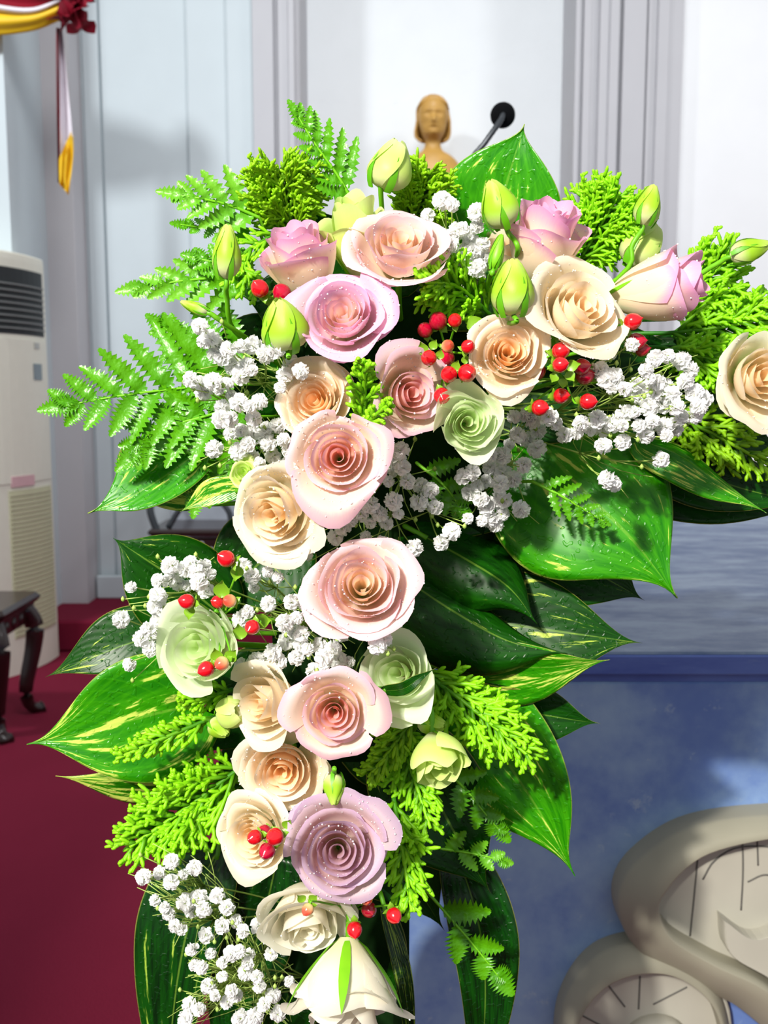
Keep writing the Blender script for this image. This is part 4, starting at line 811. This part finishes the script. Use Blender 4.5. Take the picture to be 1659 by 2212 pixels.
fern('pale fern frond with curled tip at the upper left', [(560, 470, .62), (500, 445, .615), (440, 430, .61), (385, 421, .61)], 9, 110, 22, (.9, .95), 50, M_FERNL, .05, 7, .6)
fern('dark crinkled fern tip below the pale upper left frond', [(560, 500, .63), (500, 490, .625), (440, 492, .625), (390, 485, .62)], 9, 66, 16, (.7, .8), 50, M_FERN, .1, 7, .6)
fern('light green fern frond pointing left behind the slim bud', [(540, 590, .63), (460, 600, .625), (370, 610, .62), (285, 625, .62)], 10, 110, 22, (1, .95), 40, M_FERNL, .05, 7, .6)
fern('dark fern frond between the slim bud and the light frond', [(580, 640, .62), (520, 600, .62), (470, 570, .62), (410, 555, .62)], 9, 84, 22, (1, 1), 50, M_FERN, .1, 7, .5)
fern('large wet fern frond reaching furthest left', [(520, 830, .625), (400, 838, .615), (260, 855, .605), (120, 880, .60)], 14, 205, 31, (.85, .95), 62, M_FERN, .05, 11, .42, powr=.75)
fern('fern frond spreading down left under the large wet frond', [(540, 870, .62), (440, 900, .612), (340, 930, .608), (285, 985, .605)], 11, 150, 30, (1, .9), 58, M_FERN, .05, 10, .5)
fern('fern frond hanging behind the left gypsophila', [(550, 900, .635), (480, 960, .63), (440, 1020, .627), (425, 1085, .625)], 10, 120, 26, (1, 1), 55, M_FERN, .05, 9, .5)
fern('fern frond behind the gypsophila above the large wet frond', [(560, 760, .64), (480, 740, .635), (400, 740, .63), (345, 700, .627)], 10, 115, 26, (1, 1), 55, M_FERN, .05, 9, .5)
fern('small fern piece lying on the dark leaf below the right cypress spray', [(960, 1660, .64), (1010, 1710, .635), (1050, 1760, .63), (1085, 1800, .63)], 7, 80, 26, (1, 1), 50, M_FERN, .05, 7, .6)
fern('fern tip hanging at lower right in front of the strap leaf', [(900, 1900, .635), (970, 1980, .63), (1030, 2050, .625), (1085, 2120, .62)], 5, 130, 38, (.95, .85), 48, M_FERN, .2, 9, .55)
fern('short fern piece below the long dark leaf', [(930, 1830, .65), (1000, 1840, .645), (1050, 1850, .64), (1095, 1862, .64)], 6, 66, 20, (1, 1), 50, M_FERNL, .1, 7, .5)
fern('small fern scrap on the large half-shaded leaf', [(1150, 1040, .615), (1210, 1070, .61), (1260, 1100, .61), (1310, 1130, .61)], 10, 66, 13, (1, 1), 55, M_FERN, .1, 6, .5)
fern('dark fern tips among the shaded gypsophila', [(900, 1000, .64), (950, 1040, .63), (980, 1075, .625), (1000, 1110, .625)], 7, 80, 22, (1, 1), 55, M_FERN, .1, 7, .5)

# ------------------------------------------------------------------ cypress sprays
def twig(m, p, d, n, L, r, rs, bend=0.0, s0=.3, s1=1.0):
    x = np.cross(n, d); k = 6; t = np.linspace(0, 1, k)[:, None]
    pts = p + d * L * t + x * bend * L * t * t + n * rs.uniform(-.12, .12) * L * t * t
    m.tube(pts, [r * f for f in (.9, 1.12, .9, 1.12, .92, .5)], 5, (s0, s1)); return pts
def cypress(label, base, tip, width, Yb, Yt, n=13, mat=None, rad=4.6, layers=2, seed=0, mid=None, dens=1.0):
    rs = random.Random(seed + int(base[0] + tip[1])); mat = mat or M_CYP; b0 = P(*base, Yb); e = P(*tip, Yt); Ym = (Yb + Yt) / 2
    t = thing('cypress_sprig', label, 'cypress', b0); ctrl = [b0, P(*mid, Ym), e] if mid else [b0, (b0 + e) / 2 + UPC * S(rs.uniform(-8, 8), Ym) , e]
    c = spline(ctrl, 40); T = np.gradient(c, axis=0); T /= np.linalg.norm(T, axis=1)[:, None]; r = S(rad, Ym)
    m = MB(); m.tube(np.vstack([[anchor(*base)], c]), np.concatenate([[r], np.linspace(r * 1.1, r * .8, 40)]), 6, (.1, .8)); m.build('stem', mat, t, True, b0)
    for ly in range(layers):
        off = TOW * (-.010 * ly)
        for k in range(n):
            s = .04 + .95 * (k + .5 * (ly + .6)) / n; i = min(39, int(s * 39)); side = 1 if (k + ly) % 2 else -1
            nn = nrm(TOW - T[i] * (TOW @ T[i]) + np.cross(T[i], TOW) * rs.uniform(-.25, .25)); Lt = np.cross(nn, T[i]); a = R_(rs.uniform(30, 46))
            d = nrm(T[i] * math.cos(a) + Lt * side * math.sin(a) + nn * rs.uniform(-.25, .3) * (1 if ly == 0 else 1.6))
            L = S(width, Ym) * (.45 + .55 * math.sin(math.pi * min(1, s * .75 + .2))) * rs.uniform(.8, 1.15) * (1 - .35 * s)
            m = MB(); p0 = c[i] + off * .6; pts = twig(m, p0, d, nn, L, r, rs, -side * .12, .25, .9)
            nt = max(3, int(L / (r * 4.4) * dens))
            for j in range(nt):
                q = .12 + .86 * (j + rs.random() * .5) / nt; pp = p0 + (pts[-1] - p0) * q + np.cross(nn, d) * (-side * .12) * L * (q * q - q); sd = 1 if j % 2 else -1; aa = R_(rs.uniform(28, 45))
                x = np.cross(nn, d); dd = nrm(d * math.cos(aa) + x * sd * math.sin(aa) + nn * rs.uniform(-.1, .35)); l2 = L * (.50 - .22 * q) * rs.uniform(.7, 1.15)
                pt2 = twig(m, pp, dd, nn, l2, r * .92, rs, -sd * .15, .45, 1.1)
                if l2 > r * 7:
                    x2 = np.cross(nn, dd)
                    for h in range(3):
                        s3 = 1 if h % 2 else -1; twig(m, pt2[2 + h], nrm(dd * .8 + x2 * s3 * .55 + nn * rs.uniform(-.1, .3)), nn, l2 * .38, r * .85, rs, 0, .7, 1.2)
            m.build('branchlet', mat, t, True, b0)
    return t
cypress('olive-green cypress tuft standing behind the upper left pink rose', (640, 520), (600, 362), 135, .645, .615, 15, M_CYPD, 3.6, 4, 1, dens=1.2)
cypress('bright cypress sprig hanging along the left of the upper left pink rose', (600, 500), (555, 640), 80, .62, .595, 11, None, 4.2, 2, 2, (520, 560))
cypress('soft cypress tuft behind the plump bud at the top', (890, 490), (925, 368), 108, .65, .62, 15, M_CYPD, 3.6, 4, 3, dens=1.2)
cypress('dense cypress fan above the peach rose', (1060, 680), (920, 610), 115, .60, .555, 13, None, 4.6, 3, 4, (990, 620))
cypress('cypress fan in front of the grey pilaster', (1235, 590), (1340, 415), 130, .645, .615, 15, M_CYP, 3.8, 4, 5, dens=1.2)
cypress('uppermost of the cypress fans at the right edge', (1440, 690), (1590, 535), 125, .655, .635, 14, M_CYP, 4.4, 2, 6)
cypress('middle cypress fan at the right edge behind the sideways rose', (1440, 720), (1680, 680), 130, .65, .63, 15, M_CYP, 4.6, 3, 7)
cypress('lower cypress fan at the right edge above the cut-off rose', (1430, 750), (1620, 790), 105, .64, .615, 13, M_CYP, 4.6, 2, 8)
cypress('small upright cypress tuft in the middle of the roses', (790, 925), (785, 775), 74, .56, .525, 10, M_CYP, 5.2, 2, 9)
cypress('short cypress tip leaning right in the middle of the roses', (780, 930), (845, 870), 46, .55, .525, 8, M_CYP, 5, 2, 10)
cypress('long bright cypress spray sweeping to lower right over the dark leaves', (900, 1440), (1150, 1640), 125, .61, .575, 17, M_CYP, 5.2, 3, 11)
cypress('cypress spray tip dropping straight down beside the mauve rose', (850, 1720), (890, 1970), 105, .59, .54, 16, M_CYP, 5.4, 2, 12)
cypress('cypress spray between the yellow-green lisianthus and the mauve rose', (850, 1560), (930, 1790), 100, .62, .575, 15, M_CYP, 5, 2, 13)
cypress('short dark cypress sprig right of the salmon-pink rose', (900, 1540), (795, 1680), 80, .605, .58, 12, M_CYPD, 4.8, 2, 14)
cypress('wide cypress spray fanning to lower left above the strap leaf', (530, 1650), (280, 1830), 150, .62, .585, 17, M_CYP, 5.2, 3, 15)
cypress('narrow cypress spray lying on the large variegated leaf', (460, 1550), (250, 1640), 66, .60, .575, 13, M_CYP, 5, 2, 16)
cypress('little cypress tip left of the round open bud', (500, 1490), (385, 1520), 56, .58, .56, 9, M_CYP, 5, 2, 17)
cypress('shaded cypress spray below the rose at the right edge', (1420, 880), (1670, 1010), 110, .655, .64, 14, M_CYPD, 4.6, 2, 18)
